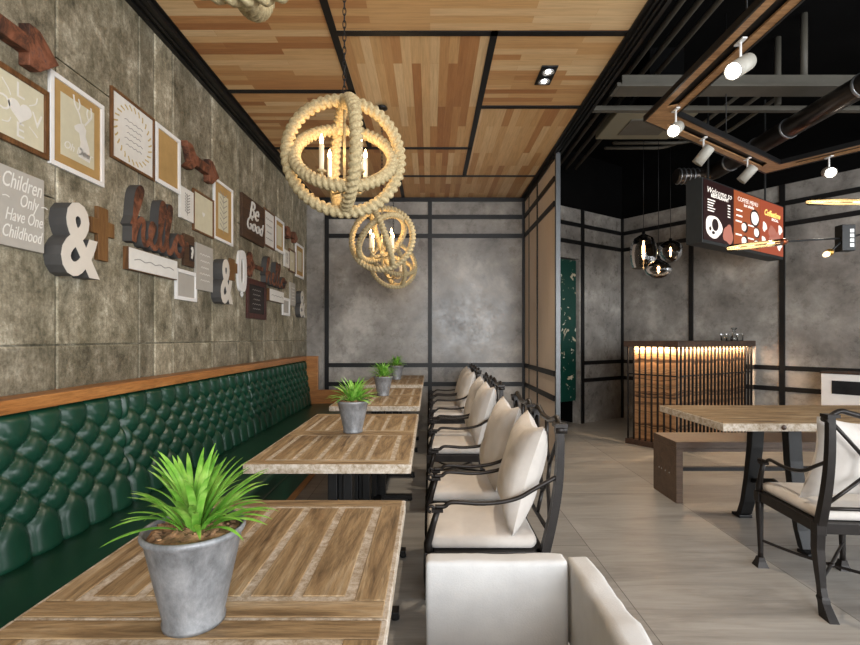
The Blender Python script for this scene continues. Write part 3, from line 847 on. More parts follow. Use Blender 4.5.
o = build('pillow', pillow_mb(.42, .42, .14, 31), M['fabric']); o.location = (1.945, 2.315 - .150, .668); o.rotation_euler = (R(16), 0, R(-5))
setp(o, 'off-white pillow behind the lattice back of the armchair at the long table', 'pillow')

# low padded armchair at the bottom of the picture
pc = thing('padded_armchair', (.2, .98, 0), 'low white padded armchair with dark legs at the bottom of the picture', 'chair')
m = MB()
def pad(x0, y0, z0, x1, y1, z1, seed, rr=.022, amp=.004, n=18):
    """upholstered slab, rounded, gently wrinkled"""
    b = MB(); L = (x1 - x0, y1 - y0, z1 - z0); bm = bmesh.new(); bmesh.ops.create_cube(bm, size=1)
    bmesh.ops.scale(bm, vec=L, verts=bm.verts)
    bmesh.ops.bevel(bm, geom=list(bm.edges), offset=rr, segments=4, profile=.6, affect='EDGES')
    big = max(L)
    bmesh.ops.subdivide_edges(bm, edges=[e for e in bm.edges if e.calc_length() > big / n * 2.2], cuts=n, use_grid_fill=True)
    bm.normal_update(); c_ = Vector(((x0 + x1) / 2, (y0 + y1) / 2, (z0 + z1) / 2))
    for v in bm.verts:
        p = v.co; fold = noise.noise(Vector((p.x * 9 + seed, p.y * 9, p.z * 3))) + .6 * noise.noise(Vector((p.x * 34, p.y * 34 + seed, p.z * 7)))
        v.co = p + v.normal * amp * fold
    bm.verts.index_update()
    b.add([v.co + c_ for v in bm.verts], [[v.index for v in f.verts] for f in bm.faces], True); bm.free(); return b
build('arm_pad', pad(-.012, 1.205, .425, .352, 1.262, .652, 1, .014, .003), M['fabricw'], pc, True)
build('arm_pad', pad(-.012, .715, .425, .352, .772, .652, 5, .014, .003), M['fabricw'], pc, True)
build('back_pad', pad(.357, .715, .425, .420, 1.262, .650, 9, .016, .008), M['fabricw'], pc, True)
build('seat_cushion', pad(-.01, .776, .40, .353, 1.20, .437, 12, .012), M['fabricw'], pc, True)
m = MB(); m.box(-.01, .72, .36, .42, 1.255, .398); build('seat_frame', m, M['bronze'], pc, True, .004)
for x, y in ((.01, .74), (.01, 1.235), (.40, .74), (.40, 1.235)):
    m = MB(); m.tube([(x, y, .362), (x, y, .2), (x, y, 0)], [.019, .014, .016], 10); build('leg', m, M['bronze'], pc, True)

# ================================================================== LONG TABLE, BENCH ON THE RIGHT
lt = thing('long_table', (3.0, 2.97, 0), 'long reclaimed wood table with black trestle legs on the right', 'table')
m = MB(); x0, x1, y0, y1 = 1.612, 4.1, 2.612, 3.335
m.box(x0, y0, .706, x1, y1, .7475); m.mi = 1
n = 6; wd = (y1 - y0 - .03) / n
for k in range(n): m.box(x0 + .012, y0 + .015 + k * wd + .002, .747, x1 - .012, y0 + .015 + (k + 1) * wd - .002, .7505)
build('tabletop', m, [M['pale'], M['tablex']], lt, True, .0015, 1)
m = MB(); m.lathe([(.014, 0), (.014, .003), (.0005, .003)], (1.945, y0 - .0015, .728), 14, (0, -1, 0)); build('knot_hole', m, M['walnut'], lt, True)
for xx in (2.14, 3.75):
    for s, lab in ((-1, 'near'), (1, 'far')):
        m = MB(); yc = 2.965
        pts = [(yc + s * .15, .700), (yc + s * .165, .50), (yc + s * .20, .28), (yc + s * .235, .12), (yc + s * .27, .03), (yc + s * .33, .0)]
        rr = [.028, .026, .022, .020, .022, .018]; vs = []
        for (y, z), r_ in zip(pts, rr):
            for a, b in ((-1, -1), (1, -1), (1, 1), (-1, 1)): vs.append((xx + a * .04, y + b * r_, z if z > .02 else 0 + (0.018 if b > 0 else 0) * 0))
        fs = [(0, 1, 2, 3)] + [(4 * r + a, 4 * r + 4 + a, 4 * r + 4 + (a + 1) % 4, 4 * r + (a + 1) % 4) for r in range(5) for a in range(4)] + [(23, 22, 21, 20)]
        m.add(vs, fs); m.box(xx - .045, min(yc + s * .25, yc + s * .335), 0, xx + .045, max(yc + s * .25, yc + s * .335), .02)
        build('leg', m, M['black'], lt, True, .004)
    m = MB(); m.tube([(xx, 2.96 - .205, .27), (xx, 2.96, .33), (xx, 2.96 + .205, .27)], .016, 8); m.box(xx - .045, 2.70, .69, xx + .045, 3.22, .706)
    build('crosspiece', m, M['black'], lt, True)
bn = thing('long_bench', (2.9, 3.68, 0), 'long brown wooden bench with slab ends behind the long table', 'bench')
m = MB(); m.box(1.815, 3.50, .405, 4.0, 3.86, .454); build('seat', m, M['benchwood'], bn, True, .003)
for x in (1.815, 3.95):
    m = MB(); m.box(x, 3.50, 0, x + .05, 3.86, .404)
    e = build('end_panel', m, M['benchwood'], bn, True, .003)
    if x < 2:
        b2 = MB()
        for yy in (3.60, 3.66, 3.72, 3.76): b2.cyl((x, yy, .20), (x - .003, yy, .20), .006, seg=8)
        build('screws', b2, M['steel'], e, True)
m = MB(); m.box(1.866, 3.66, .195, 3.949, 3.70, .225); build('rail', m, M['black'], bn, True)
m = MB(); m.box(1.866, 3.55, .37, 3.949, 3.58, .403); build('apron', m, M['benchwood'], bn, True)

# ================================================================== BAR
bL = Vector((2.266, 5.519)); bM = Vector((2.63, 5.04)); bR = Vector((3.985, 5.837)); bQ = bL + (bR - bM)
bar = thing('bar_counter', (3.1, 5.7, 0), 'wooden bar counter behind black vertical slats with glowing strip under its top', 'bar counter')
def inset(d):
    pts = [bL, bM, bR, bQ]; cc = sum(pts, Vector((0, 0))) / 4; out = []
    k = len(pts)
    for i in range(k):
        p, a, b = pts[i], pts[i - 1], pts[(i + 1) % k]
        e1 = (p - a).normalized(); e2 = (b - p).normalized(); n1 = Vector((-e1.y, e1.x)); n2 = Vector((-e2.y, e2.x))
        if (cc - p).dot(n1) < 0: n1 = -n1
        if (cc - p).dot(n2) < 0: n2 = -n2
        bis = (n1 + n2); out.append(p + bis * (d / (1 + n1.dot(n2))))
    return [(q.x, q.y) for q in out]
m = MB(); m.prism(inset(.065), .06, 1.119); build('body', m, M['strata'], bar, True)
m = MB(); m.prism(inset(.0), 0, .06); build('plinth', m, M['walnut'], bar, True, .004)
m = MB(); m.prism(inset(-.012), 1.12, 1.187); build('countertop', m, M['walnut'], bar, True, .005)
def slats(p, q, n, skip=0):
    m = MB(); d = (q - p).normalized(); nrm = Vector((-d.y, d.x))
    for i in range(n + 1):
        c = p + (q - p) * i / n
        m.obox((c.x, c.y, 0), (d.x, d.y, 0), (nrm.x, nrm.y, 0), UP, -.0065, .0065, -.010, .010, .06, 1.12)
    m.obox((p.x, p.y, 0), (d.x, d.y, 0), (nrm.x, nrm.y, 0), UP, 0, (q - p).length, -.005, .005, .80, .815)
    return m
ii = [Vector(q) for q in inset(.022)]
build('slat_screen', slats(ii[0], ii[1], 8), M['black'], bar, True)
build('slat_screen', slats(ii[1] + (ii[2] - ii[1]) * .045, ii[2], 20), M['black'], bar, True)
jj = [Vector(q) for q in inset(.05)]
for p, q in ((jj[0], jj[1]), (jj[1], jj[2])):
    d = (q - p).normalized(); m = MB(); nrm = Vector((-d.y, d.x, 0))
    m.obox((p.x, p.y, 0), (d.x, d.y, 0), nrm, UP, .02, (q - p).length - .02, -.006, .006, 1.110, 1.1195)
    build('led_strip', m, M['led'], bar, True)
    mid = (p + q) / 2; L = (q - p).length
    a = area('bar_strip_light', (mid.x, mid.y, 1.105), (0, 0, math.atan2(d.y, d.x)), L - .05, .015, 11 * L, (1, .72, .46))
# glassware on the bar
gx = Vector((3.62, 5.93))
def glass(x, y, prof, label, name='drinking_glass'):
    m = MB(); m.lathe(prof, seg=20); o = build(name, m, M['clear']); o.location = (x, y, 1.1875); setp(o, label, 'glass' if name != 'decanter' else 'decanter', 'glassware on the bar counter'); return o
wine = [(.0005, .0), (.028, .001), (.028, .003), (.006, .007), (.004, .02), (.004, .06), (.012, .068), (.03, .085), (.034, .11), (.027, .14)]
tumb = [(.0005, .0), (.030, .0), (.034, .004), (.037, .085)]
deca = [(.0005, .0), (.035, .0), (.04, .01), (.036, .045), (.016, .075), (.012, .095), (.02, .11), (.012, .118), (.020, .135), (.034, .150), (.030, .156), (.0005, .156)]
for (px_, Yv, pr_, lb, nm) in ((724, 5.72, tumb, 'clear tumbler, leftmost of the glassware on the bar counter', 'drinking_glass'), (729.5, 5.64, tumb, 'clear tumbler standing left of the decanter on the bar counter', 'drinking_glass'), (734, 5.75, deca, 'clear glass decanter with stopper in the middle of the glassware on the bar', 'decanter'), (740, 5.74, tumb, 'clear tumbler, rightmost of the glassware on the bar counter', 'drinking_glass')):
    glass((px_ - 430) / F * Yv, Yv, pr_, lb, nm)

# ================================================================== GLASS PENDANTS over the bar
def pendant(px_, ytop, ybot, wpx, Yv, prof, label):
    s = Yv / F; x = (px_ - 430) * s; zt = H + (338 - ytop) * s; zb = H + (338 - ybot) * s; h = zt - zb; r = wpx * s / 2
    root = thing('glass_pendant', (x, Yv, zb), label, 'lamp', 'smoked glass pendants over the bar')
    m = MB(); m.lathe([(a * r, b * h) for a, b in prof], seg=28); build('glass_shade', m, M['smoke'], root)
    m = MB(); m.cyl((0, 0, h + .02), (0, 0, DZ - zb), .003, seg=6); build('cord', m, M['black'], root)
    m = MB(); m.cyl((0, 0, h - .07), (0, 0, h + .03), .018, seg=12); m.cyl((0, 0, DZ - zb - .02), (0, 0, DZ - zb - .001), .05, seg=16); build('socket', m, M['black'], root)
    m = MB(); m.tube([(0, 0, h - .075), (0, 0, h * .55), (0, 0, h * .25)], [.006, .014, .005], 8); build('bulb', m, M['flame'], root)
    point('pendant_light', (x, Yv, zb + h * .5), 3.0, (1, .6, .3), .02)
pendant(643.5, 234, 268, 26, 5.35, [(.12, 1), (.30, .96), (.72, .86), (.97, .62), (1.0, .40), (.93, .15), (.80, .0)], 'smoked glass pendant lamp over the bar, the tall leftmost one')
pendant(670.5, 241, 262, 23, 5.75, [(.12, 1), (.5, .97), (.9, .8), (1.0, .55), (.9, .3), (.6, .06), (.35, .0)], 'smoked glass pendant lamp over the bar, the round rightmost one')
pendant(658.5, 259, 278, 26, 4.95, [(.12, 1), (.35, .9), (.8, .68), (1.0, .42), (.85, .2), (.5, .04), (.3, .0)], 'smoked glass pendant lamp over the bar, the lowest flat one in the middle')

# ================================================================== MENU BOX
pm = Vector((2.5, 4.35, 0)); em = Vector((1.495, 1, 0)).normalized(); nm = Vector((1, -1.495, 0)).normalized()
Wm = 1.745; z0, z1 = 2.127, 2.68
mbx = thing('menu_board', (3.2, 4.9, z0 - .02), 'hanging black menu box with three lit screens above the bar', 'menu board')
m = MB(); m.obox(pm, em, nm, UP, -.012, Wm + .012, -.15, 0, z0 - .03, z1 + .015)
for s in (.25, Wm - .25): m.obox(pm, em, nm, UP, s - .008, s + .008, -.085, -.069, z1 + .015, DZ)
build('housing', m, M['darkgrey'] if False else plain('charcoal_housing', (.022, .024, .024), .5), mbx, True, .003)
sw = Wm / 3
def scr(k, mat, name='screen'):
    m = MB(); m.obox(pm, em, nm, UP, k * sw + .004, (k + 1) * sw - .004, .001, .006, z0, z1)
    return build(name, m, mat, mbx, True)
def S(k, u, v): return pm + em * (k * sw + u * sw) + UP * (z0 + v * (z1 - z0)) + nm * .0065
def disc(m, k, u, v, rx, rz, seg=20, d=.001, wob=0, sd=0):
    r_ = random.Random(sd); poly = []
    for i in range(seg):
        a = 2 * PI * i / seg; q = 1 + wob * math.sin(3 * a + sd) + wob * .6 * math.sin(5 * a + 2 * sd); poly.append((rx * math.cos(a) * q, rz * math.sin(a) * q))
    m.extr(poly, S(k, u, v), em, UP, nm, 0, d)
s1 = scr(0, M['scr_dark'])
m = MB(); m.text('Welcome to', .078, S(0, .5, .84), em, UP, nm, .001, .3, .0, sx=1.2); m.text('RESTAURANT', .042, S(0, .52, .76), em, UP, nm, .001, 0, .03, sx=1.3)
for i in range(5):
    m.obox(S(0, .12, .68 - i * .045), em, nm, UP, 0, .14 - .02 * (i % 3), 0, .001, -.005, .005); m.obox(S(0, .78, .68 - i * .05), em, nm, UP, 0, .05, 0, .001, -.005, .005)
disc(m, 0, .32, .24, .155, .105, 24, wob=.05, sd=1)
build('lettering', m, M['scr_white'], s1, True)
m = MB(); disc(m, 0, .36, .28, .062, .058, d=.002); disc(m, 0, .20, .20, .02, .02, d=.002); disc(m, 0, .30, .14, .028, .016, d=.002)
build('cup', m, M['scr_black'], s1, True)
m = MB(); disc(m, 0, .80, .17, .10, .09, wob=.12, sd=4)
build('picture', m, M['scr_pink'], s1, True)
s2 = scr(1, M['scr_or'])
m = MB(); m.text('COFFEE MENU', .060, S(1, .52, .86), em, UP, nm, .001, 0, .0, sx=1.15); m.text('hot drinks', .045, S(1, .55, .78), em, UP, nm, .001, .2, .02, sx=1.2)
for u, v, r_ in ((.78, .60, .085), (.36, .38, .05), (.84, .34, .055), (.36, .13, .05), (.84, .12, .05)): disc(m, 1, u, v, r_, r_ * .8, wob=.04, sd=u, d=.0022)
for u, v in ((.08, .66), (.08, .56), (.06, .46), (.52, .44), (.06, .22), (.52, .20)): m.obox(S(1, u, v), em, nm, UP, 0, .13, 0, .001, -.008, .008)
build('lettering', m, M['scr_white'], s2, True)
m = MB()
for u, v, r_ in ((.78, .60, .105), (.40, .38, .065), (.86, .34, .068), (.40, .13, .065), (.86, .12, .06)): disc(m, 1, u, v, r_, r_ * .85, d=.0012)
build('picture', m, M['scr_black'], s2, True)
s3 = scr(2, M['scr_red'])
m = MB(); m.text('Coffeetime', .088, S(2, .5, .78), em, UP, nm, .001, .35, .03); build('lettering', m, M['scr_yel'], s3, True)
m = MB(); m.text('SPECIAL', .04, S(2, .62, .68), em, UP, nm, .001, 0, .03, sx=1.2)
for u, v, r_ in ((.18, .50, .05), (.85, .52, .05), (.14, .22, .05), (.82, .22, .06)): disc(m, 2, u, v, r_, r_, wob=.15, sd=u * 9)
build('caption', m, M['scr_white'], s3, True)
m = MB()
for u, v, r_ in ((.5, .44, .10), (.5, .30, .08), (.72, .38, .07)): disc(m, 2, u, v, r_, r_ * .6, wob=.12, sd=u * 5)
build('picture', m, M['scr_pink'], s3, True)

# ================================================================== WOOD LIGHT CHANNEL + SPOTS
ch = thing('track_light_frame', (2.3, 2.6, 2.75), 'wooden angular ceiling frame with black slots hung below the dark ceiling', 'ceiling frame')
zc0, zc1 = 2.75, 2.785
def inter(p, d, q, e):
    den = d.x * e.y - d.y * e.x; t = ((q.x - p.x) * e.y - (q.y - p.y) * e.x) / den; return p + d * t
o1 = Vector((1.518, 3.346)); o2 = Vector((3.116, 4.405)); d1 = Vector((0, 1)); d2 = (o2 - o1).normalized(); d3 = Vector((.758, -1)).normalized()
def off(w_):     # polyline offset towards the inside of the frame
    n1 = Vector((1, 0)); n2 = Vector((d2.y, -d2.x)); n3 = Vector((-1, -.758)).normalized()
    a = Vector((1.518, -.3)) + n1 * w_; b = inter(o1 + n1 * w_, d1, o1 + n2 * w_, d2); c = inter(o2 + n2 * w_, d2, o2 + n3 * w_, d3); e = c + d3 * 3.3
    return [a, b, c, e]
W3 = .165
def band(m, w0, w1, za, zb_, segs=(0, 1, 2)):
    A, B = off(w0), off(w1)
    for i in segs:
        m.prism([tuple(A[i]), tuple(A[i + 1]), tuple(B[i + 1]), tuple(B[i])], za, zb_)
m = MB(); band(m, .0, .05, zc0, zc0 + .012); band(m, W3 - .05, W3, zc0, zc0 + .012)
# bridges at the corners
A, B = off(.05), off(W3 - .05)
for i, seg in ((1, d1), (1, d2), (2, d2), (2, d3)):
    pass
for i in (1, 2):
    pa, pb = A[i], B[i]
    m.prism([tuple(pa - (d1 if i == 1 else d2) * .16), tuple(pa), tuple(pb), tuple(pb - (d1 if i == 1 else d2) * .16)], zc0 + .0005, zc0 + .0115)
    m.prism([tuple(pa), tuple(pa + (d2 if i == 1 else d3) * .16), tuple(pb + (d2 if i == 1 else d3) * .16), tuple(pb)], zc0 + .0005, zc0 + .0115)
build('wood_fascia', m, M['channel'], ch, True)
m = MB(); band(m, -.012, .0, zc0 - .004, zc1); band(m, W3, W3 + .012, zc0 - .004, zc1); band(m, 0, W3, zc1 - .012, zc1)
build('housing', m, M['black'], ch, True)
for p in ((1.6, 0.4), (1.6, 2.4), (2.4, 3.85), (3.5, 3.7)):
    m = MB(); m.cyl((p[0], p[1], zc1), (p[0], p[1], DZ), .004, seg=6); build('suspension_wire', m, M['black'], ch, True)
def spotlight(xm, ym, aim, L, lit, label, r=.033, tgt=None):
    root = thing('track_spotlight', (xm, ym, zc0 - .16), label, 'spotlight', 'white track spotlights on the wooden frame')
    top = zc0 - .0; aim = Vector(aim).normalized(); c = Vector((xm, ym, top - .135)); 
    m = MB(); m.cyl((xm, ym, top - .12), (xm, ym, top - .002), .0065, seg=10); m.box(xm - .012, ym - .035, top - .012, xm + .012, ym + .035, top - .004); build('stem', m, M['white'], root, True)
    a = c - aim * L * .5; b = c + aim * L * .5
    m = MB(); m.lathe([(.0005, 0), (r * .92, 0), (r, .006), (r, L), (r * .9, L), (r * .86, L - .012)], a, 24, aim); build('lamp_body', m, M['lampbody'], root, True)
    m = MB(); m.lathe([(.0005, .0), (r * .86, .0)], a + aim * (L - .010), 24, aim); build('lens', m, M['bulbwhite'] if lit else M['bulbdim'], root, True)
    if lit: spot('spotlight_beam', b + aim * .02, b + aim * 2, 14, (1, .9, .75), 75, .03)
spotlight(1.595, 2.44, (-.62, -.35, -.45), .17, True, 'white track spotlight, the largest and nearest, lit end facing left', .043)
spotlight(1.64, 3.17, (-.5, -.55, -.45), .13, True, 'white track spotlight at the left corner of the wooden frame, shining brightly', .04)
spotlight(2.09, 3.63, (-.5, .35, -.75), .14, False, 'unlit white track spotlight left of the menu box, third from the nearest', .04)
spotlight(2.70, 4.04, (-.5, .30, -.65), .14, False, 'unlit white track spotlight right above the menu box', .04)
spotlight(3.36, 4.00, (-.40, -.85, -.35), .11, True, 'white track spotlight on the far right arm of the frame, shining at the camera', .042)

# ================================================================== OVERHEAD SERVICES
def single(name, m, mat, label, cat, group=None, bevel=0): return setp(build(name, m, mat, loc=base_of(m), bevel=bevel), label, cat, group)
m = MB(); Xa, Xb = 1.50, 6.3
m.box(Xa, 3.73, 3.20, Xb, 3.90, 3.222); m.box(Xa + .04, 3.805, 3.222, Xb, 3.825, 3.33)
m.box(Xa - .03, 3.73, 3.20, Xa + .0, 3.90, 3.23)
single('steel_beam', m, M['greypipe'], 'grey steel beam crossing under the dark ceiling from left to right', 'beam', None, .003)
m = MB(); m.box(1.44, 4.17, 3.22, 6.0, 4.22, 3.26); single('steel_rail', m, M['greypipe'], 'thin grey rail running below and behind the steel beam', 'rail')
for px_, Yv, lb in ((777.8, 4.16, 'grey vertical hanger post above the steel beam, the shorter left one'), (804, 3.855, 'grey vertical hanger post above the steel beam, the taller right one')):
    m = MB(); x = (px_ - 430) / F * Yv; m.cyl((x, Yv, 3.26 if Yv > 4 else 3.33), (x, Yv, DZ), .025, seg=12); single('hanger_post', m, M['greypipe'], lb, 'post', 'hanger posts on the steel beam')
for x, lb in ((1.68, 'grey ceiling pipe running to the back, left of three'), (1.80, 'grey ceiling pipe running to the back, middle of three'), (1.93, 'grey ceiling pipe running to the back, right of three')):
    m = MB(); m.cyl((x, -1.2, 3.47), (x, 6.3, 3.47), .021, seg=12)
    for y in (.5, 2.5, 5.0): m.lathe([(.024, -.01), (.026, 0), (.024, .01)], (x, y, 3.47), 12, (0, 1, 0))
    single('ceiling_pipe', m, M['greypipe'], lb, 'pipe', 'parallel pipes under the dark ceiling')
# bent pipes behind the beam
for k, (x0_, y0_, z_, lb) in enumerate(((2.35, 5.2, 3.42, 'grey bent ceiling pipe curving above the frame, the nearest'), (2.35, 5.45, 3.46, 'grey bent ceiling pipe curving above the frame, the middle one'), (2.35, 5.7, 3.50, 'grey bent ceiling pipe curving above the frame, the farthest'))):
    m = MB(); rr_ = .22; xe = 2.9 + .14 * (2 - k)
    pts = [(1.62 - .0, y0_, z_), (xe - rr_, y0_, z_)] + [(xe - rr_ + rr_ * math.sin(a), y0_ - rr_ + rr_ * math.cos(a), z_) for a in [PI / 2 * q / 6 for q in range(1, 7)]] + [(xe, 4.3, z_)]
    pts[0] = (2.1, y0_, z_)
    m.tube(pts, .019, 10); single('bent_pipe', m, M['greypipe'], lb, 'pipe', 'bent pipes under the dark ceiling')
# air conditioning cassette
m = MB(); m.box(1.67, 4.24, 3.225, 2.40, 4.80, 3.30); m.mi = 0; ac = single('air_conditioner', m, M['acpanel'], 'square beige air conditioning cassette beneath the dark ceiling left of the frame', 'air conditioner', None, .01)
g2 = MB(); g2.box(1.85, 4.36, 3.218, 2.25, 4.68, 3.226); build('grille', g2, M['greypipe'], ac, True)
g2 = MB(); g2.box(1.99, 4.3, 3.301, 2.3, 4.7, DZ); build('body', g2, M['blackpaint'], ac, True)
# round duct
dx, dz, dr = 3.10, 3.03, .082
m = MB(); m.tube([(dx, 2.2, dz), (dx, 5.15, dz)], dr, 28)
dct = single('air_duct', m, M['duct'], 'shiny dark round air duct running above the menu box', 'duct')
for y in (2.6, 3.4, 4.1, 4.5, 4.9):
    m = MB(); m.lathe([(dr + .001, -.012), (dr + .007, -.008), (dr + .007, .008), (dr + .001, .012)], (dx, y, dz), 28, (0, 1, 0)); build('collar', m, M['steel'], dct, True)
m = MB(); pts = [(dx, 5.15, dz)] + [(dx - .17 + .17 * math.cos(a), 5.15 + .17 * math.sin(a), dz) for a in [PI / 2 * q / 8 for q in range(1, 9)]] + [(2.75, 5.32, dz)]
m.tube(pts, dr * .95, 24)
e = build('elbow', m, M['duct'], dct, True)
m = MB()
for k in range(5): m.tube([(2.78 + k * .05, 5.32 + (dr + .004) * math.cos(a), dz + (dr + .004) * math.sin(a)) for a in [2 * PI * q / 20 for q in range(20)]], .006, 6, closed=True)
build('ribs', m, M['steel'], dct, True)

# ceiling downlight in the wood ceiling
dl = thing('ceiling_downlight', (.815, 3.34, ZC - .01), 'black twin downlight recessed in the wood ceiling', 'downlight')
m = MB(); m.box(.76, 3.22, ZC - .008, .872, 3.46, ZC - .0005); build('housing', m, M['black'], dl, True, .002)
for y in (3.28, 3.40):
    m = MB(); m.lathe([(.040, -.004), (.043, -.010), (.036, -.010), (.028, -.002)], (.816, y, ZC - .008), 24); m.lathe([(.0005, .0), (.028, .0)], (.816, y, ZC - .010), 24)
    rg = build('ring', m, M['steel'], dl, True)
    spot('downlight_beam', (.816, y, ZC - .03), (.816, y, 0), 45, (1, .86, .68), 120, .03)
    m = MB(); m.lathe([(.0005, -.012), (.014, -.010), (.018, -.002)], (.816, y, ZC - .008), 16); build('bulb', m, M['bulbwhite'], rg, True)

# ================================================================== ROPE ORB CHANDELIERS
def rope_ring(m, Rr, r, rot, wraps, seg=12):
    nu = wraps * 8; vs = []; M3 = rot.to_3x3()
    for i in range(nu):
        u = 2 * PI * i / nu; c = Vector((math.cos(u), math.sin(u), 0))
        for k in range(seg):
            v = 2 * PI * k / seg; q = abs(math.sin((wraps * u + 2 * v) / 2)) ** .6
            rad = r * (.54 + .50 * q)
            vs.append(M3 @ (c * (Rr + rad * math.cos(v)) + Vector((0, 0, rad * math.sin(v)))))
    fs = [(i * seg + k, ((i + 1) % nu) * seg + k, ((i + 1) % nu) * seg + (k + 1) % seg, i * seg + (k + 1) % seg) for i in range(nu) for k in range(seg)]
    m.add(vs, fs, True)
def orb(loc, rots, rz, label, Rr=.235, r=.0255):
    root = thing('rope_orb_chandelier', loc, label, 'chandelier', 'rope orb chandeliers over the square tables', rz)
    for j, rt in enumerate(rots):
        m = MB(); rope_ring(m, Rr + (.004, 0, -.004)[j % 3] * 4, r, rt, 52); build('rope_ring', m, M['rope'], root)
    m = MB()
    m.cyl((0, 0, .245), (0, 0, -.235), .006, seg=10)
    m.lathe([(.0005, -.03), (.016, -.02), (.022, 0), (.016, .02), (.006, .03)], (0, 0, -.13), 16)
    cs = []
    for k in range(4):
        a = PI / 4 + k * PI / 2; d = Vector((math.cos(a), math.sin(a), 0)); e_ = d * .115
        m.tube([Vector((0, 0, -.13)), d * .04 + Vector((0, 0, -.150)), d * .085 + Vector((0, 0, -.145)), d * .112 + Vector((0, 0, -.115)), e_ + Vector((0, 0, -.095))], .006, 8)
        m.lathe([(.0005, 0), (.018, .002), (.021, .008), (.016, .006), (.0005, .004)], e_ + Vector((0, 0, -.098)), 14); cs.append(e_)
    build('candle_arms', m, M['rope'], root)
    for e_ in cs:
        m = MB(); m.cyl(e_ + Vector((0, 0, -.093)), e_ + Vector((0, 0, .02)), .0105, seg=12); cd = build('candle', m, M['candle'], root)
        m = MB(); m.lathe([(.0005, .0), (.006, .004), (.009, .016), (.006, .03), (.0005, .045)], e_ + Vector((0, 0, .02)), 10); build('bulb', m, M['flame'], cd)
    m = MB(); L = ZC - .012 - loc[2] - .245; nl = int(L / .028)
    for k in range(nl):
        z = .25 + (k + .5) * L / nl; ring = []
        for q in range(10):
            a = 2 * PI * q / 10; ca, sa = .007 * math.cos(a), .019 * math.sin(a)
            ring.append((ca, 0, z + sa) if k % 2 else (0, ca, z + sa))
        m.tube(ring, .0022, 5, closed=True)
    m.lathe([(.0005, .0), (.04, .0), (.045, -.012), (.02, -.02), (.0005, -.02)], (0, 0, ZC - .0125 - loc[2] ), 20)
    build('chain', m, M['black'], root)
    point('candle_glow', (loc[0], loc[1], loc[2] + .0), 2.4, (1, .68, .36), .05)
E = lambda x, y, z: Matrix.Rotation(R(z), 4, 'Z') @ Matrix.Rotation(R(y), 4, 'Y') @ Matrix.Rotation(R(x), 4, 'X')
orb((-.375, 2.08, 2.015), [E(90, 0, 10), E(90, 0, 112), E(52, 12, 0)], 0, 'rope orb chandelier with candle bulbs, the largest one in full view', .228, .0275)
orb((-.382, 3.78, 2.01), [E(82, 12, -12), E(70, 0, 100), E(-30, -38, 10)], 0, 'rope orb chandelier, the middle one behind the largest')
orb((-.40, 5.19, 2.02), [E(80, 0, 20), E(70, 30, 110), E(30, 20, 0)], 0, 'rope orb chandelier, the farthest and smallest one')
orb((-.385, .955, 2.166), [E(90, 0, 5), E(90, 0, 95), E(6, -4, 0)], 0, 'rope orb chandelier cut off by the top edge, only its bottom seen')

# ================================================================== EDISON BULB CHANDELIER on the right
ed = thing('edison_bulb_chandelier', (3.0, 3.0, 1.70), 'black and copper rod chandelier with long glowing tube bulbs on the right', 'chandelier')
def Pp(px_, py_, Yv): return Vector(((px_ - 430) / F * Yv, Yv, H + (338 - py_) / F * Yv))
hub = Pp(900, 226, 3.0); blk = Pp(845, 238, 3.0)
m = MB(); m.cyl(hub + Vector((0, 0, -.02)), Vector((hub.x, hub.y, DZ)), .008, seg=10); m.lathe([(.0005, -.05), (.03, -.04), (.035, 0), (.03, .04), (.0005, .05)], hub, 16); m.lathe([(.0005, 0), (.05, 0), (.05, -.02), (.0005, -.02)], (hub.x, hub.y, DZ - .001), 16)
build('stem', m, M['black'], ed, True)
m = MB(); m.obox(blk, (1, 0, 0), (0, 1, 0), UP, -.042, .042, -.03, .03, -.085, .08); jb = build('junction_box', m, M['black'], ed, True, .004)
m = MB()
for dz_ in (-.05, -.02, .01, .04): m.obox(blk, (1, 0, 0), (0, 1, 0), UP, .005, .03, -.0315, -.030, dz_ - .011, dz_ + .011)
build('label_plate', m, M['white'], jb, True)
def tube_bulb(s0, tip, label_rod_from, rb=.020):
    s0 = Vector(s0); tip = Vector(tip); d = (tip - s0).normalized(); f0 = Vector(label_rod_from)
    m = MB(); m.cyl(f0, s0, .0055, seg=8); build('rod', m, M['black'], ed, True)
    m = MB(); m.lathe([(.0005, -.05), (.010, -.05), (.016, -.035), (.019, -.01), (.021, .0), (.0205, .012), (.0005, .012)], s0 + d * .04, 16, d); so = build('socket', m, M['copper'], ed, True)
    L = (tip - s0).length - .05; b0 = s0 + d * .052
    m = MB(); m.lathe([(.012, 0), (rb, .02), (rb, L - .03), (rb * .8, L - .012), (rb * .4, L - .002), (.0005, L)], b0, 18, d); gl = build('bulb', m, M['amber'], ed, True)
    a = d.cross(UP).normalized(); b = a.cross(d); m = MB()
    for sx_, sz_ in ((.5, .5), (-.5, .5), (-.5, -.5), (.5, -.5)):
        o_ = (a * sx_ + b * sz_) * rb; m.tube([b0 + d * .03 + o_ * .6, b0 + d * (L * .5) + o_, b0 + d * (L - .03) + o_ * .7], .0011, 5)
    build('filament', m, M['flame2'], gl, True)
tube_bulb(Pp(786, 241.5, 2.9), Pp(728, 248.5, 2.6), blk)
tube_bulb(Pp(878, 202, 3.05), Pp(807, 202, 2.8), hub + Vector((0, 0, .03)), .02)
m = MB(); m.cyl(blk, hub, .006, seg=8); build('rod', m, M['black'], ed, True)
s0 = Pp(830, 252, 2.95); m = MB(); m.cyl(blk, s0, .0055, seg=8); build('rod', m, M['black'], ed, True)
d = (Pp(814, 262, 2.85) - s0).normalized()
m = MB(); m.lathe([(.0005, -.03), (.012, -.03), (.02, 0), (.024, .012), (.018, .03), (.0005, .03)], s0, 14, d); build('socket', m, M['brass'], ed, True)
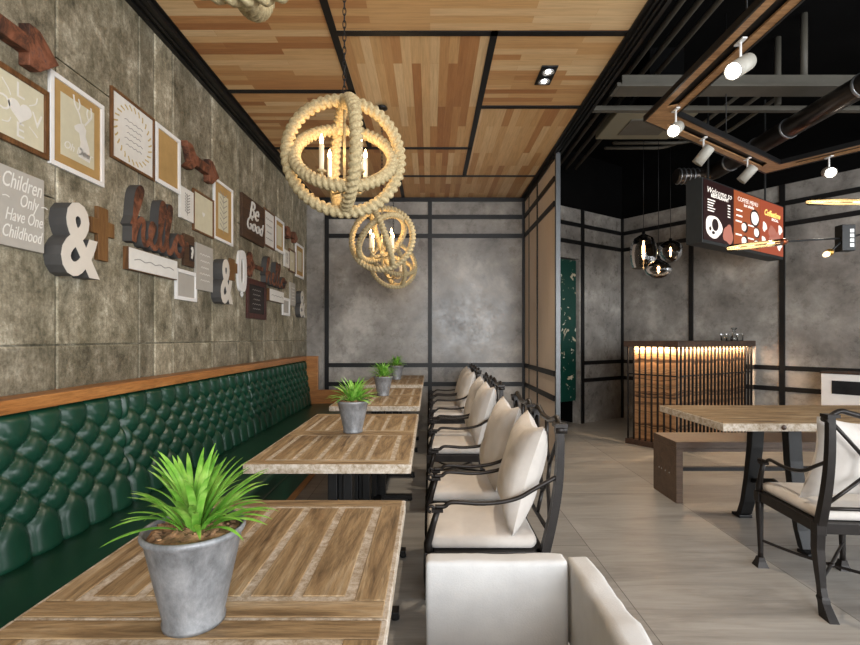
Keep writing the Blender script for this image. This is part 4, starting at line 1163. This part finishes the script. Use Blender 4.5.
m = MB(); m.lathe([(.012, .03), (.018, .045), (.014, .07), (.0005, .085)], s0, 14, d); build('bulb', m, M['flame2'], ed, True)
tube_bulb(Pp(930, 262, 2.9), Pp(985, 270, 2.7), hub, .018); tube_bulb(Pp(915, 205, 3.25), Pp(945, 190, 3.5), hub + Vector((0, 0, .03)), .018)

# ================================================================== WHITE CABINET by the angled wall
oc = Vector((4.10, 5.17, 0))
# place so that its left front corner lies on the line of sight measured in the photo
cab = thing('display_cabinet', (4.6, 4.9, 0), 'white cabinet with a dark glass front against the angled grey wall on the right', 'cabinet')
sB = 2.0 * kB
o_ = C0 + eB * sB
m = MB(); wbox(m, o_, eB, nB, .0, 1.1, .025, .33, .0, .84); build('body', m, M['white'], cab, True, .004)
m = MB(); wbox(m, o_, eB, nB, -.01, 1.11, .025, .345, .841, .862); build('top', m, M['walnut'], cab, True, .003)
m = MB(); wbox(m, o_, eB, nB, .09, 1.01, .331, .337, .63, .77); dg = build('glass_door', m, M['ovenglass'], cab, True)
m = MB(); wbox(m, o_, eB, nB, .09, 1.01, .331, .342, .06, .50); wbox(m, o_, eB, nB, .30, .48, .343, .352, .44, .45); build('drawer', m, M['white'], cab, True, .003)
m = MB(); m.lathe([(.0005, 0), (.02, 0), (.034, .02), (.034, .05), (.02, .075), (.014, .09), (.018, .10), (.0005, .10)], o_ + eB * .44 + nB * .2 + UP * .8625, 16)
single('small_vase', m, M['yellow'], 'small yellow ceramic vase on top of the white cabinet', 'vase')

# ================================================================== THINGS ON THE LEFT WALL
KW = -XL * F
def wy(px_): return KW / (430 - px_)
def wrect(xl, xr, yt, yb):
    y0_, y1_ = wy(xl), wy(xr); return y0_, y1_, H + (338 - yb) / F * y0_, H + (338 - yt) / F * y0_
WU, WV, WN = Vector((0, 1, 0)), Vector((0, 0, 1)), Vector((1, 0, 0))
X0 = XL + .001
def wp(y, z, d=0): return Vector((X0 + d, y, z))
def framed(rect, fw, fmat, label, mat_c, inner=None, inner_c=None, deco=None, depth=.015, cat='picture', group=None, name='picture_frame'):
    y0_, y1_, z0_, z1_ = rect; m = MB()
    for a in ((y0_, z0_, y1_, z0_ + fw), (y0_, z1_ - fw, y1_, z1_), (y0_, z0_ + fw, y0_ + fw, z1_ - fw), (y1_ - fw, z0_ + fw, y1_, z1_ - fw)):
        m.box(X0, a[0], a[1], X0 + depth, a[2], a[3])
    fr = build(name, m, fmat, loc=base_of(m), bevel=.002); setp(fr, label, cat, group)
    m = MB(); m.box(X0 + .001, y0_ + fw, z0_ + fw, X0 + depth * .45, y1_ - fw, z1_ - fw); pr_ = build('print', m, M[mat_c], fr, True)
    dd = depth * .45
    if inner:
        fy, fz = inner; m = MB(); yc, zc = (y0_ + y1_) / 2, (z0_ + z1_) / 2; hy, hz = (y1_ - y0_) / 2 * fy, (z1_ - z0_) / 2 * fz
        m.box(X0 + dd, yc - hy, zc - hz, X0 + dd + .001, yc + hy, zc + hz); build('inner_print', m, M[inner_c], fr, True); dd += .001
    if deco: deco(pr_, (y0_ + y1_) / 2, (z0_ + z1_) / 2, (y1_ - y0_), (z1_ - z0_), dd + .0002)
    return fr
def d_love(p, y, z, w_, h_, d):
    m = MB()
    for ch_, u, v in (('L', 0, .27), ('O', -.28, .0), ('V', .30, -.02), ('E', 0, -.27)): m.text(ch_, .085, wp(y + u * w_, z + v * h_, d), WU, WV, WN, .0008)
    hp = [(.5 * 16 * math.sin(t) ** 3 / 16 * .055 * 2, (13 * math.cos(t) - 5 * math.cos(2 * t) - 2 * math.cos(3 * t) - math.cos(4 * t)) / 16 * .05) for t in [2 * PI * k / 28 for k in range(28)]]
    m.extr(hp, wp(y, z, d), WU, WV, WN, 0, .0008)
    for a in range(4):
        g_ = PI / 4 + a * PI / 2; c_, s_ = math.cos(g_), math.sin(g_)
        m.stroke([(.06 * c_, .06 * s_), (.09 * c_ + .01, .09 * s_), (.115 * c_, .115 * s_ + .01)], .004, wp(y, z, d), WU, WV, WN, 0, .0006)
    build('lettering', m, M['whitepaper'], p, True)
def d_deer(p, y, z, w_, h_, d):
    m = MB(); o_ = wp(y, z, d)
    m.extr([(.00, -.11), (.075, -.115), (.07, -.05), (.045, .0), (.05, .03), (.03, .055), (.0, .04), (-.025, .02), (-.02, .005), (.005, .0), (.015, -.04)], o_, WU, WV, WN, 0, .0008)
    m.stroke([(.02, .05), (.005, .09), (-.02, .12), (-.03, .16)], .008, o_, WU, WV, WN, 0, .0008); m.stroke([(.0, .10), (.01, .13), (.0, .155)], .006, o_, WU, WV, WN, 0, .0008)
    m.stroke([(.04, .05), (.065, .08), (.085, .11), (.08, .15)], .008, o_, WU, WV, WN, 0, .0008); m.stroke([(.066, .085), (.055, .11), (.06, .135)], .006, o_, WU, WV, WN, 0, .0008)
    m.text('Oh Deer', .048, wp(y, z - .085, d), WU, WV, WN, .0008, .3, .01)
    build('lettering', m, M['whitepaper'], p, True)
def d_wreath(p, y, z, w_, h_, d):
    m = MB()
    for k in range(26):
        a = 2 * PI * k / 26; r1, r2 = .36, .44
        c = (w_ * r1 * math.cos(a), h_ * .36 * math.sin(a)); e = (w_ * r2 * math.cos(a + .12), h_ * .43 * math.sin(a + .12))
        m.stroke([c, ((c[0] + e[0]) / 2 + .003, (c[1] + e[1]) / 2), e], .008, wp(y, z, d), WU, WV, WN, 0, .0006, 3)
    build('wreath', m, M['ochre'], p, True)
    d_lines(5, 'greymuted', .42, .45)(p, y, z, w_, h_, d)
def d_lines(n, colr='greymuted', wf=.6, hf=.7):
    def f(p, y, z, w_, h_, d):
        m = MB()
        for i in range(n):
            q = wf * (1 - .25 * (i % 3) / 2); v = hf * (.5 - (i + .5) / n) * h_
            m.stroke([(-w_ * q / 2 + w_ * q * k / 8, v + (.10 if k % 2 else -.10) * h_ * hf / n) for k in range(9)], max(.0025, .10 * h_ * hf / n), wp(y, z, d), WU, WV, WN, 0, .0006, 3)
        build('lettering', m, M[colr], p, True)
    return f
def d_heart(s, colr):
    def f(p, y, z, w_, h_, d):
        m = MB(); hp = [(math.sin(t) ** 3 * s, (13 * math.cos(t) - 5 * math.cos(2 * t) - 2 * math.cos(3 * t) - math.cos(4 * t)) / 16 * s) for t in [2 * PI * k / 24 for k in range(24)]]
        m.extr(hp, wp(y, z, d), WU, WV, WN, 0, .0008); build('motif', m, M[colr], p, True)
    return f
def d_leafy(p, y, z, w_, h_, d):
    m = MB(); m.stroke([(0, -.35 * h_), (.02 * w_, 0), (-.02 * w_, .35 * h_)], .004, wp(y, z, d), WU, WV, WN, 0, .0006)
    for k in range(7):
        v = (-.28 + k * .09) * h_
        for s in (-1, 1): m.stroke([(0, v), (s * .18 * w_, v + .08 * h_)], .006, wp(y, z, d), WU, WV, WN, 0, .0006)
    build('motif', m, M['greymuted'], p, True)

framed(wrect(-14, 46, 54, 133), .022, M['darkbrown'], 'brown framed print with the letters LOVE round a heart at the far left', 'creampaper', deco=d_love, cat='picture')
framed(wrect(47, 101.5, 68, 163), .022, M['white'], 'white framed deer head print on kraft mat, largest of the white frames', 'kraft', (.62, .68), 'creampaper', d_deer)
framed(wrect(109, 152.5, 85, 157), .014, M['darkbrown'], 'brown framed white print with a leaf wreath right of the deer print', 'whitepaper', deco=d_wreath)
framed(wrect(153.5, 178.5, 121, 181), .026, M['white'], 'white framed brown kraft picture above the letter o of the hello sign', 'kraft')
def board(name, rect, mat, label, cat='sign', depth=.018, deco=None, mat2=None, rim=0, group=None):
    y0_, y1_, z0_, z1_ = rect; m = MB(); m.box(X0, y0_, z0_, X0 + depth, y1_, z1_)
    b = build(name, m, mat, loc=base_of(m), bevel=.002); setp(b, label, cat, group)
    p = b; dd = depth
    if mat2:
        m = MB(); m.box(X0 + depth, y0_ + rim, z0_ + rim, X0 + depth + .002, y1_ - rim, z1_ - rim); p = build('face', m, mat2, b, True); dd = depth + .002
    if deco: deco(p, (y0_ + y1_) / 2, (z0_ + z1_) / 2, y1_ - y0_, z1_ - z0_, dd + .0002)
    return b
def d_child(p, y, z, w_, h_, d):
    m = MB()
    for i, (t, s, u) in enumerate((('Children', .098, -.01), ('Only', .082, .02), ('Have One', .078, .0), ('Childhood', .080, -.01))):
        m.text(t, s * .9, wp(y + u + .012, z + (.33 - i * .215) * h_, d), WU, WV, WN, .001, .35, .0, sx=.60)
    build('lettering', m, M['whitepaper'], p, True)
    for s in (-1, 1):
        m = MB(); m.stroke([(s * .075, 0), (s * .09, .004), (s * .105, 0)], .004, wp(y + .02, z + .115 * h_, d), WU, WV, WN, 0, .0008); build('dash', m, M['whitepaper'], p, True)
board('word_sign', wrect(-9, 39.8, 161, 243), M['greyboard'], 'grey board lettered Children Only Have One Childhood at the far left', deco=d_child)
# letters: ampersand, hello
def ampersand(rect, depth, label, mi):
    y0_, y1_, z0_, z1_ = rect; w_, h_ = y1_ - y0_, z1_ - z0_
    m = MB(); m.text('&', 1, (0, 0, 0), (1, 0, 0), (0, 1, 0), (0, 0, 1), 1, 0, .025)
    bx = (min(p.x for p in m.v), max(p.x for p in m.v), min(p.y for p in m.v), max(p.y for p in m.v)); src = m
    def cut(d0, d1):
        q = MB(); q.add([wp(y0_ + (p.x - bx[0]) / (bx[1] - bx[0]) * w_, z0_ + (p.y - bx[2]) / (bx[3] - bx[2]) * h_, d0 + (d1 - d0) * p.z) for p in src.v], src.f); return q
    m = cut(0, depth); b = build('ampersand_letter', m, M['darkgrey'], loc=base_of(m)); setp(b, label, 'letter', 'ampersand letters on the left wall')
    build('front_face', cut(depth + .0005, depth + .003), M['palegrey'], b, True)
def arect(xl, xr, yt, yb, d):     # rect measured on the front face, which stands d off the wall
    k = (-XL - d) * F; y0_, y1_ = k / (430 - xl), k / (430 - xr); return y0_, y1_, H + (338 - yb) / F * y0_, H + (338 - yt) / F * y0_
ampersand(arect(60.5, 99, 196, 274, .075), .075, 'large ampersand letter with grey sides and pale face, nearest on the left wall', 0)
ampersand(arect(220.5, 232.5, 257, 303, .075), .075, 'middle ampersand letter right of the grey print on the left wall', 0)
ampersand(arect(299.8, 305, 290, 317, .06), .06, 'smallest ampersand letter at the far end of the left wall', 0)
def cross(xl, xr, yt, yb, label, mat='tan', group=None):
    y0_, y1_, z0_, z1_ = wrect(xl, xr, yt, yb); w_ = y1_ - y0_; h_ = z1_ - z0_; b = .17 * w_ * 1.3; m = MB(); yc = (y0_ + y1_) / 2; zc = z0_ + h_ * .62
    m.extr([(yc - b, z0_), (yc + b, z0_), (yc + b, zc - b), (y1_, zc - b), (y1_, zc + b), (yc + b, zc + b), (yc + b, z1_), (yc - b, z1_), (yc - b, zc + b), (y0_, zc + b), (y0_, zc - b), (yc - b, zc - b)], wp(0, 0), WU, WV, WN, 0, .02)
    setp(build('wooden_cross', m, M[mat], loc=base_of(m), bevel=.002), label, 'cross', group)
cross(87, 110.5, 203, 258, 'plain brown wooden cross partly behind the large ampersand')
cross(225.5, 235, 257, 279, 'small tan wooden cross behind the middle ampersand')
HELLO = [(.02, .30), (.10, .62), (.17, .95), (.14, .99), (.09, .85), (.06, .45), (.05, .05), (.07, .22), (.14, .45), (.19, .42), (.18, .2), (.21, .06), (.27, .12), (.33, .30), (.36, .42), (.32, .46), (.29, .3), (.31, .1), (.37, .05), (.43, .2), (.50, .62), (.53, .88), (.49, .92), (.46, .7), (.45, .3), (.47, .07), (.53, .12), (.60, .5), (.65, .86), (.62, .92), (.58, .72), (.57, .3), (.60, .06), (.66, .10), (.73, .33), (.79, .44), (.74, .34), (.73, .15), (.79, .05), (.87, .12), (.89, .32), (.84, .44), (.80, .36), (.88, .3), (.98, .34)]
def hello(rect, depth, label):
    y0_, y1_, z0_, z1_ = rect; w_, h_ = y1_ - y0_, z1_ - z0_
    p2 = [(x * w_, y * h_) for x, y in HELLO]
    m = MB(); m.stroke(p2, .115 * h_, wp(y0_, z0_), WU, WV, WN, 0, depth, 5)
    b = build('hello_sign', m, M['darkgrey'], loc=base_of(m)); setp(b, label, 'sign', 'hello signs on the left wall')
    m = MB(); m.stroke(p2, .100 * h_, wp(y0_, z0_), WU, WV, WN, depth + .0005, depth + .004, 5); build('front_face', m, M['rust'], b, True)
hello(arect(130, 188.5, 183, 243, .05), .05, 'rusty script hello sign with grey sides above the white plank sign')
hello(arect(265, 287, 256, 283, .05), .05, 'small dark script hello sign at the far end of the left wall')
def arrow(xl, xr, ytl, ybl, label):
    y0_, y1_, z0_, z1_ = wrect(xl, xr, ytl, ybl); w_, h_ = y1_ - y0_, z1_ - z0_; m = MB(); q = .20
    m.extr([(0, .5 + q), (0, .5 - q), (.12, .5 - q), (.0, .0), (.16, .0), (.27, .5 - q), (.66, .5 - q), (.66, .02), (.78, .02), (1, .5), (.78, .98), (.66, .98), (.66, .5 + q), (.27, .5 + q), (.16, 1), (0, 1), (.12, .5 + q)][2:-1] , wp(y0_, z0_), WU * w_, WV * h_, WN, 0, .045)
    setp(build('metal_arrow', m, M['rust'], loc=base_of(m), bevel=.003), label, 'arrow', 'rusty arrows on the left wall')
arrow(-60, 49, -38, 14, 'rusty metal arrow at the top left corner pointing right')
arrow(180, 213.5, 140, 166, 'rusty metal arrow above the small white print, pointing right')
arrow(284, 294.2, 226, 238, 'small rusty metal arrow at the far end of the left wall')
board('plank_sign', wrect(122.5, 172.5, 246, 269), M['darkbrown'], 'long white plank sign with brown edges below the rusty hello sign', depth=.03, deco=d_lines(1, 'greymuted', .8, .4), mat2=M['whitepaper'], rim=.004)
board('small_print', wrect(177.8, 191, 185, 217), M['whitepaper'], 'small white unframed print left of the brown framed heart picture', deco=d_leafy, cat='picture')
framed(wrect(191.6, 212.3, 187.7, 230), .014, M['darkbrown'], 'brown framed cream picture with a tiny heart, under the rusty arrow', 'creampaper', deco=d_heart(.02, 'whitepaper'))
framed(wrect(212.3, 231.5, 176.5, 238), .022, M['white'], 'white framed picture with kraft mat left of the brown script board', 'kraft', (.52, .6), 'creampaper', d_leafy)
def d_bird(p, y, z, w_, h_, d):
    m = MB(); m.box(X0 + d, y - w_ * .02, z - h_ * .30, X0 + d + .003, y + w_ * .42, z + h_ * .20); q = build('black_card', m, M['chalk'], p, True)
    m = MB(); o_ = wp(y + w_ * .2, z - h_ * .05, d + .0035)
    m.stroke([(-.05 * w_, -.18 * h_), (.02 * w_, -.05 * h_), (.06 * w_, .08 * h_), (0, .16 * h_), (-.08 * w_, .10 * h_)], .018, o_, WU, WV, WN, 0, .001); m.extr([(-.10 * w_, -.05 * h_), (.02 * w_, -.13 * h_), (.10 * w_, .02 * h_), (.0, .10 * h_)], o_, WU, WV, WN, 0, .001)
    build('bird_drawing', m, M['whitepaper'], q, True)
board('bird_plaque', wrect(181.5, 191.8, 233, 265), M['brown_plank'], 'brown wooden plaque with a white bird on a black card below the hello sign', deco=d_bird, cat='plaque')
framed(wrect(173.8, 195, 267.5, 299), .024, M['white'], 'small white framed grey print at the bottom, right of the white plank sign', 'greyboard')
board('grey_print', wrect(193.5, 210.5, 242, 289), M['greyboard'], 'grey unframed lettered print left of the middle ampersand', deco=d_lines(5, 'whitepaper', .6, .7), cat='picture')
def tag_sign(xl, xr, yt, yb, label):
    y0_, y1_, z0_, z1_ = wrect(xl, xr, yt, yb); w_, h_ = y1_ - y0_, z1_ - z0_; m = MB(); oo = []; ii_ = []; n = 32
    yc, zc = (y0_ + y1_) / 2, z0_ + h_ * .52
    for k in range(n):
        a = 2 * PI * k / n; c_, s_ = math.cos(a), math.sin(a); e = .55
        oo.append((yc + w_ / 2 * math.copysign(abs(c_) ** e, c_), zc + h_ * .47 * math.copysign(abs(s_) ** .8, s_))); ii_.append((yc + w_ * .2 * math.copysign(abs(c_) ** e, c_), zc + h_ * .28 * math.copysign(abs(s_) ** .8, s_)))
    vs = [(X0 + d_, p[0], p[1]) for ring in (oo, ii_) for d_ in (0, .02) for p in ring]; fs = []
    for k in range(n):
        j = (k + 1) % n; fs += [(n + k, n + j, 3 * n + j, 3 * n + k), (k, j, n + j, n + k), (2 * n + k, 3 * n + k, 3 * n + j, 2 * n + j)]
    m.add(vs, fs)
    b = build('wall_mirror', m, M['white'], loc=base_of(m)); setp(b, label, 'mirror')
    m = MB(); m.extr(ii_, Vector((X0, 0, 0)), WU, WV, WN, .002, .006); build('glass', m, plain('dim_mirror_glass', lin('8b8375'), .25), b, True)
    m = MB(); m.lathe([(.018, -.004), (.03, 0), (.018, .006), (.012, 0)], (X0 + .012, yc, z0_ + h_ * .0), 14, (1, 0, 0)); build('ring', m, M['white'], b, True)
tag_sign(236, 244.5, 248, 293, 'tall narrow white wall mirror with rounded ends right of the middle ampersand')
def d_script(p, y, z, w_, h_, d):
    m = MB(); m.text('Be', .22, wp(y - .02, z + .22 * h_, d), WU, WV, WN, .008, .35, .0); m.text('Good', .17, wp(y, z - .12 * h_, d), WU, WV, WN, .008, .35, .0)
    build('lettering', m, M['whitepaper'], p, True)
board('script_board', wrect(239.6, 261.8, 192, 236), M['brown_plank'], 'brown plank board with white script words Be Good', deco=d_script, depth=.025)
# skeleton key
y0_, y1_, z0_, z1_ = wrect(245, 266, 251, 275); w_ = y1_ - y0_; h_ = z1_ - z0_; zc = (z0_ + z1_) / 2; m = MB()
for a in (0, PI / 2, PI, 3 * PI / 2): m.stroke([(.15 * w_ + .085 * w_ * math.cos(a) + .07 * w_ * math.cos(t), .28 * h_ * math.sin(a) + .2 * h_ * math.sin(t)) for t in [2 * PI * k / 10 for k in range(10)]], .022, wp(y0_, zc), WU, WV, WN, 0, .02, 3, True)
m.stroke([(.3 * w_, 0), (.6 * w_, 0), (1.0 * w_, 0)], .035, wp(y0_, zc), WU, WV, WN, 0, .02); m.extr([(.82 * w_, -.02), (.98 * w_, -.02), (.98 * w_, -.12), (.92 * w_, -.12), (.92 * w_, -.07), (.87 * w_, -.07), (.87 * w_, -.12), (.82 * w_, -.12)], wp(y0_, zc), WU, WV, WN, 0, .02)
setp(build('wall_key', m, M['rust'], loc=base_of(m)), 'large ornamental rusty key above the dark red framed chalkboard', 'wall decoration')
framed(wrect(245.5, 265, 277, 318), .05, M['redwood'], 'dark red framed chalkboard with chalk writing below the ornamental key', 'chalk', deco=d_lines(5, 'greymuted', .42, .6), cat='chalkboard', name='chalkboard')
framed(wrect(263, 273.6, 207, 245), .018, M['darkbrown'], 'brown edged white print right of the brown script board', 'whitepaper', deco=d_lines(4))
framed(wrect(274.2, 283, 216, 250), .028, M['white'], 'narrow white framed kraft picture right of the brown edged white print', 'kraft', (.5, .6), 'creampaper')
board('plank_sign', wrect(266.5, 281, 288, 300.5), M['darkbrown'], 'small white plank sign right of the dark red chalkboard', depth=.03, mat2=M['whitepaper'], rim=.004, deco=d_lines(1, 'greymuted', .8, .4))
board('small_print', wrect(283, 287.8, 249, 266), M['whitepaper'], 'tiny white print between the small arrow and the small hello sign', deco=d_leafy, cat='picture')
framed(wrect(288.2, 294.4, 248, 271), .018, M['darkbrown'], 'small brown framed cream picture at the far end of the left wall', 'creampaper', deco=d_heart(.02, 'whitepaper'))
framed(wrect(294.8, 302.8, 242, 276), .028, M['white'], 'farthest white framed kraft picture next to the corner of the left wall', 'kraft', (.5, .6), 'creampaper')
framed(wrect(281.5, 288.8, 297, 315), .03, M['white'], 'small white framed grey print, farthest of the bottom row', 'greyboard')
board('grey_print', wrect(288.8, 293.9, 282, 305), M['greyboard'], 'grey unframed print left of the smallest ampersand', deco=d_lines(5, 'whitepaper', .6, .7), cat='picture')
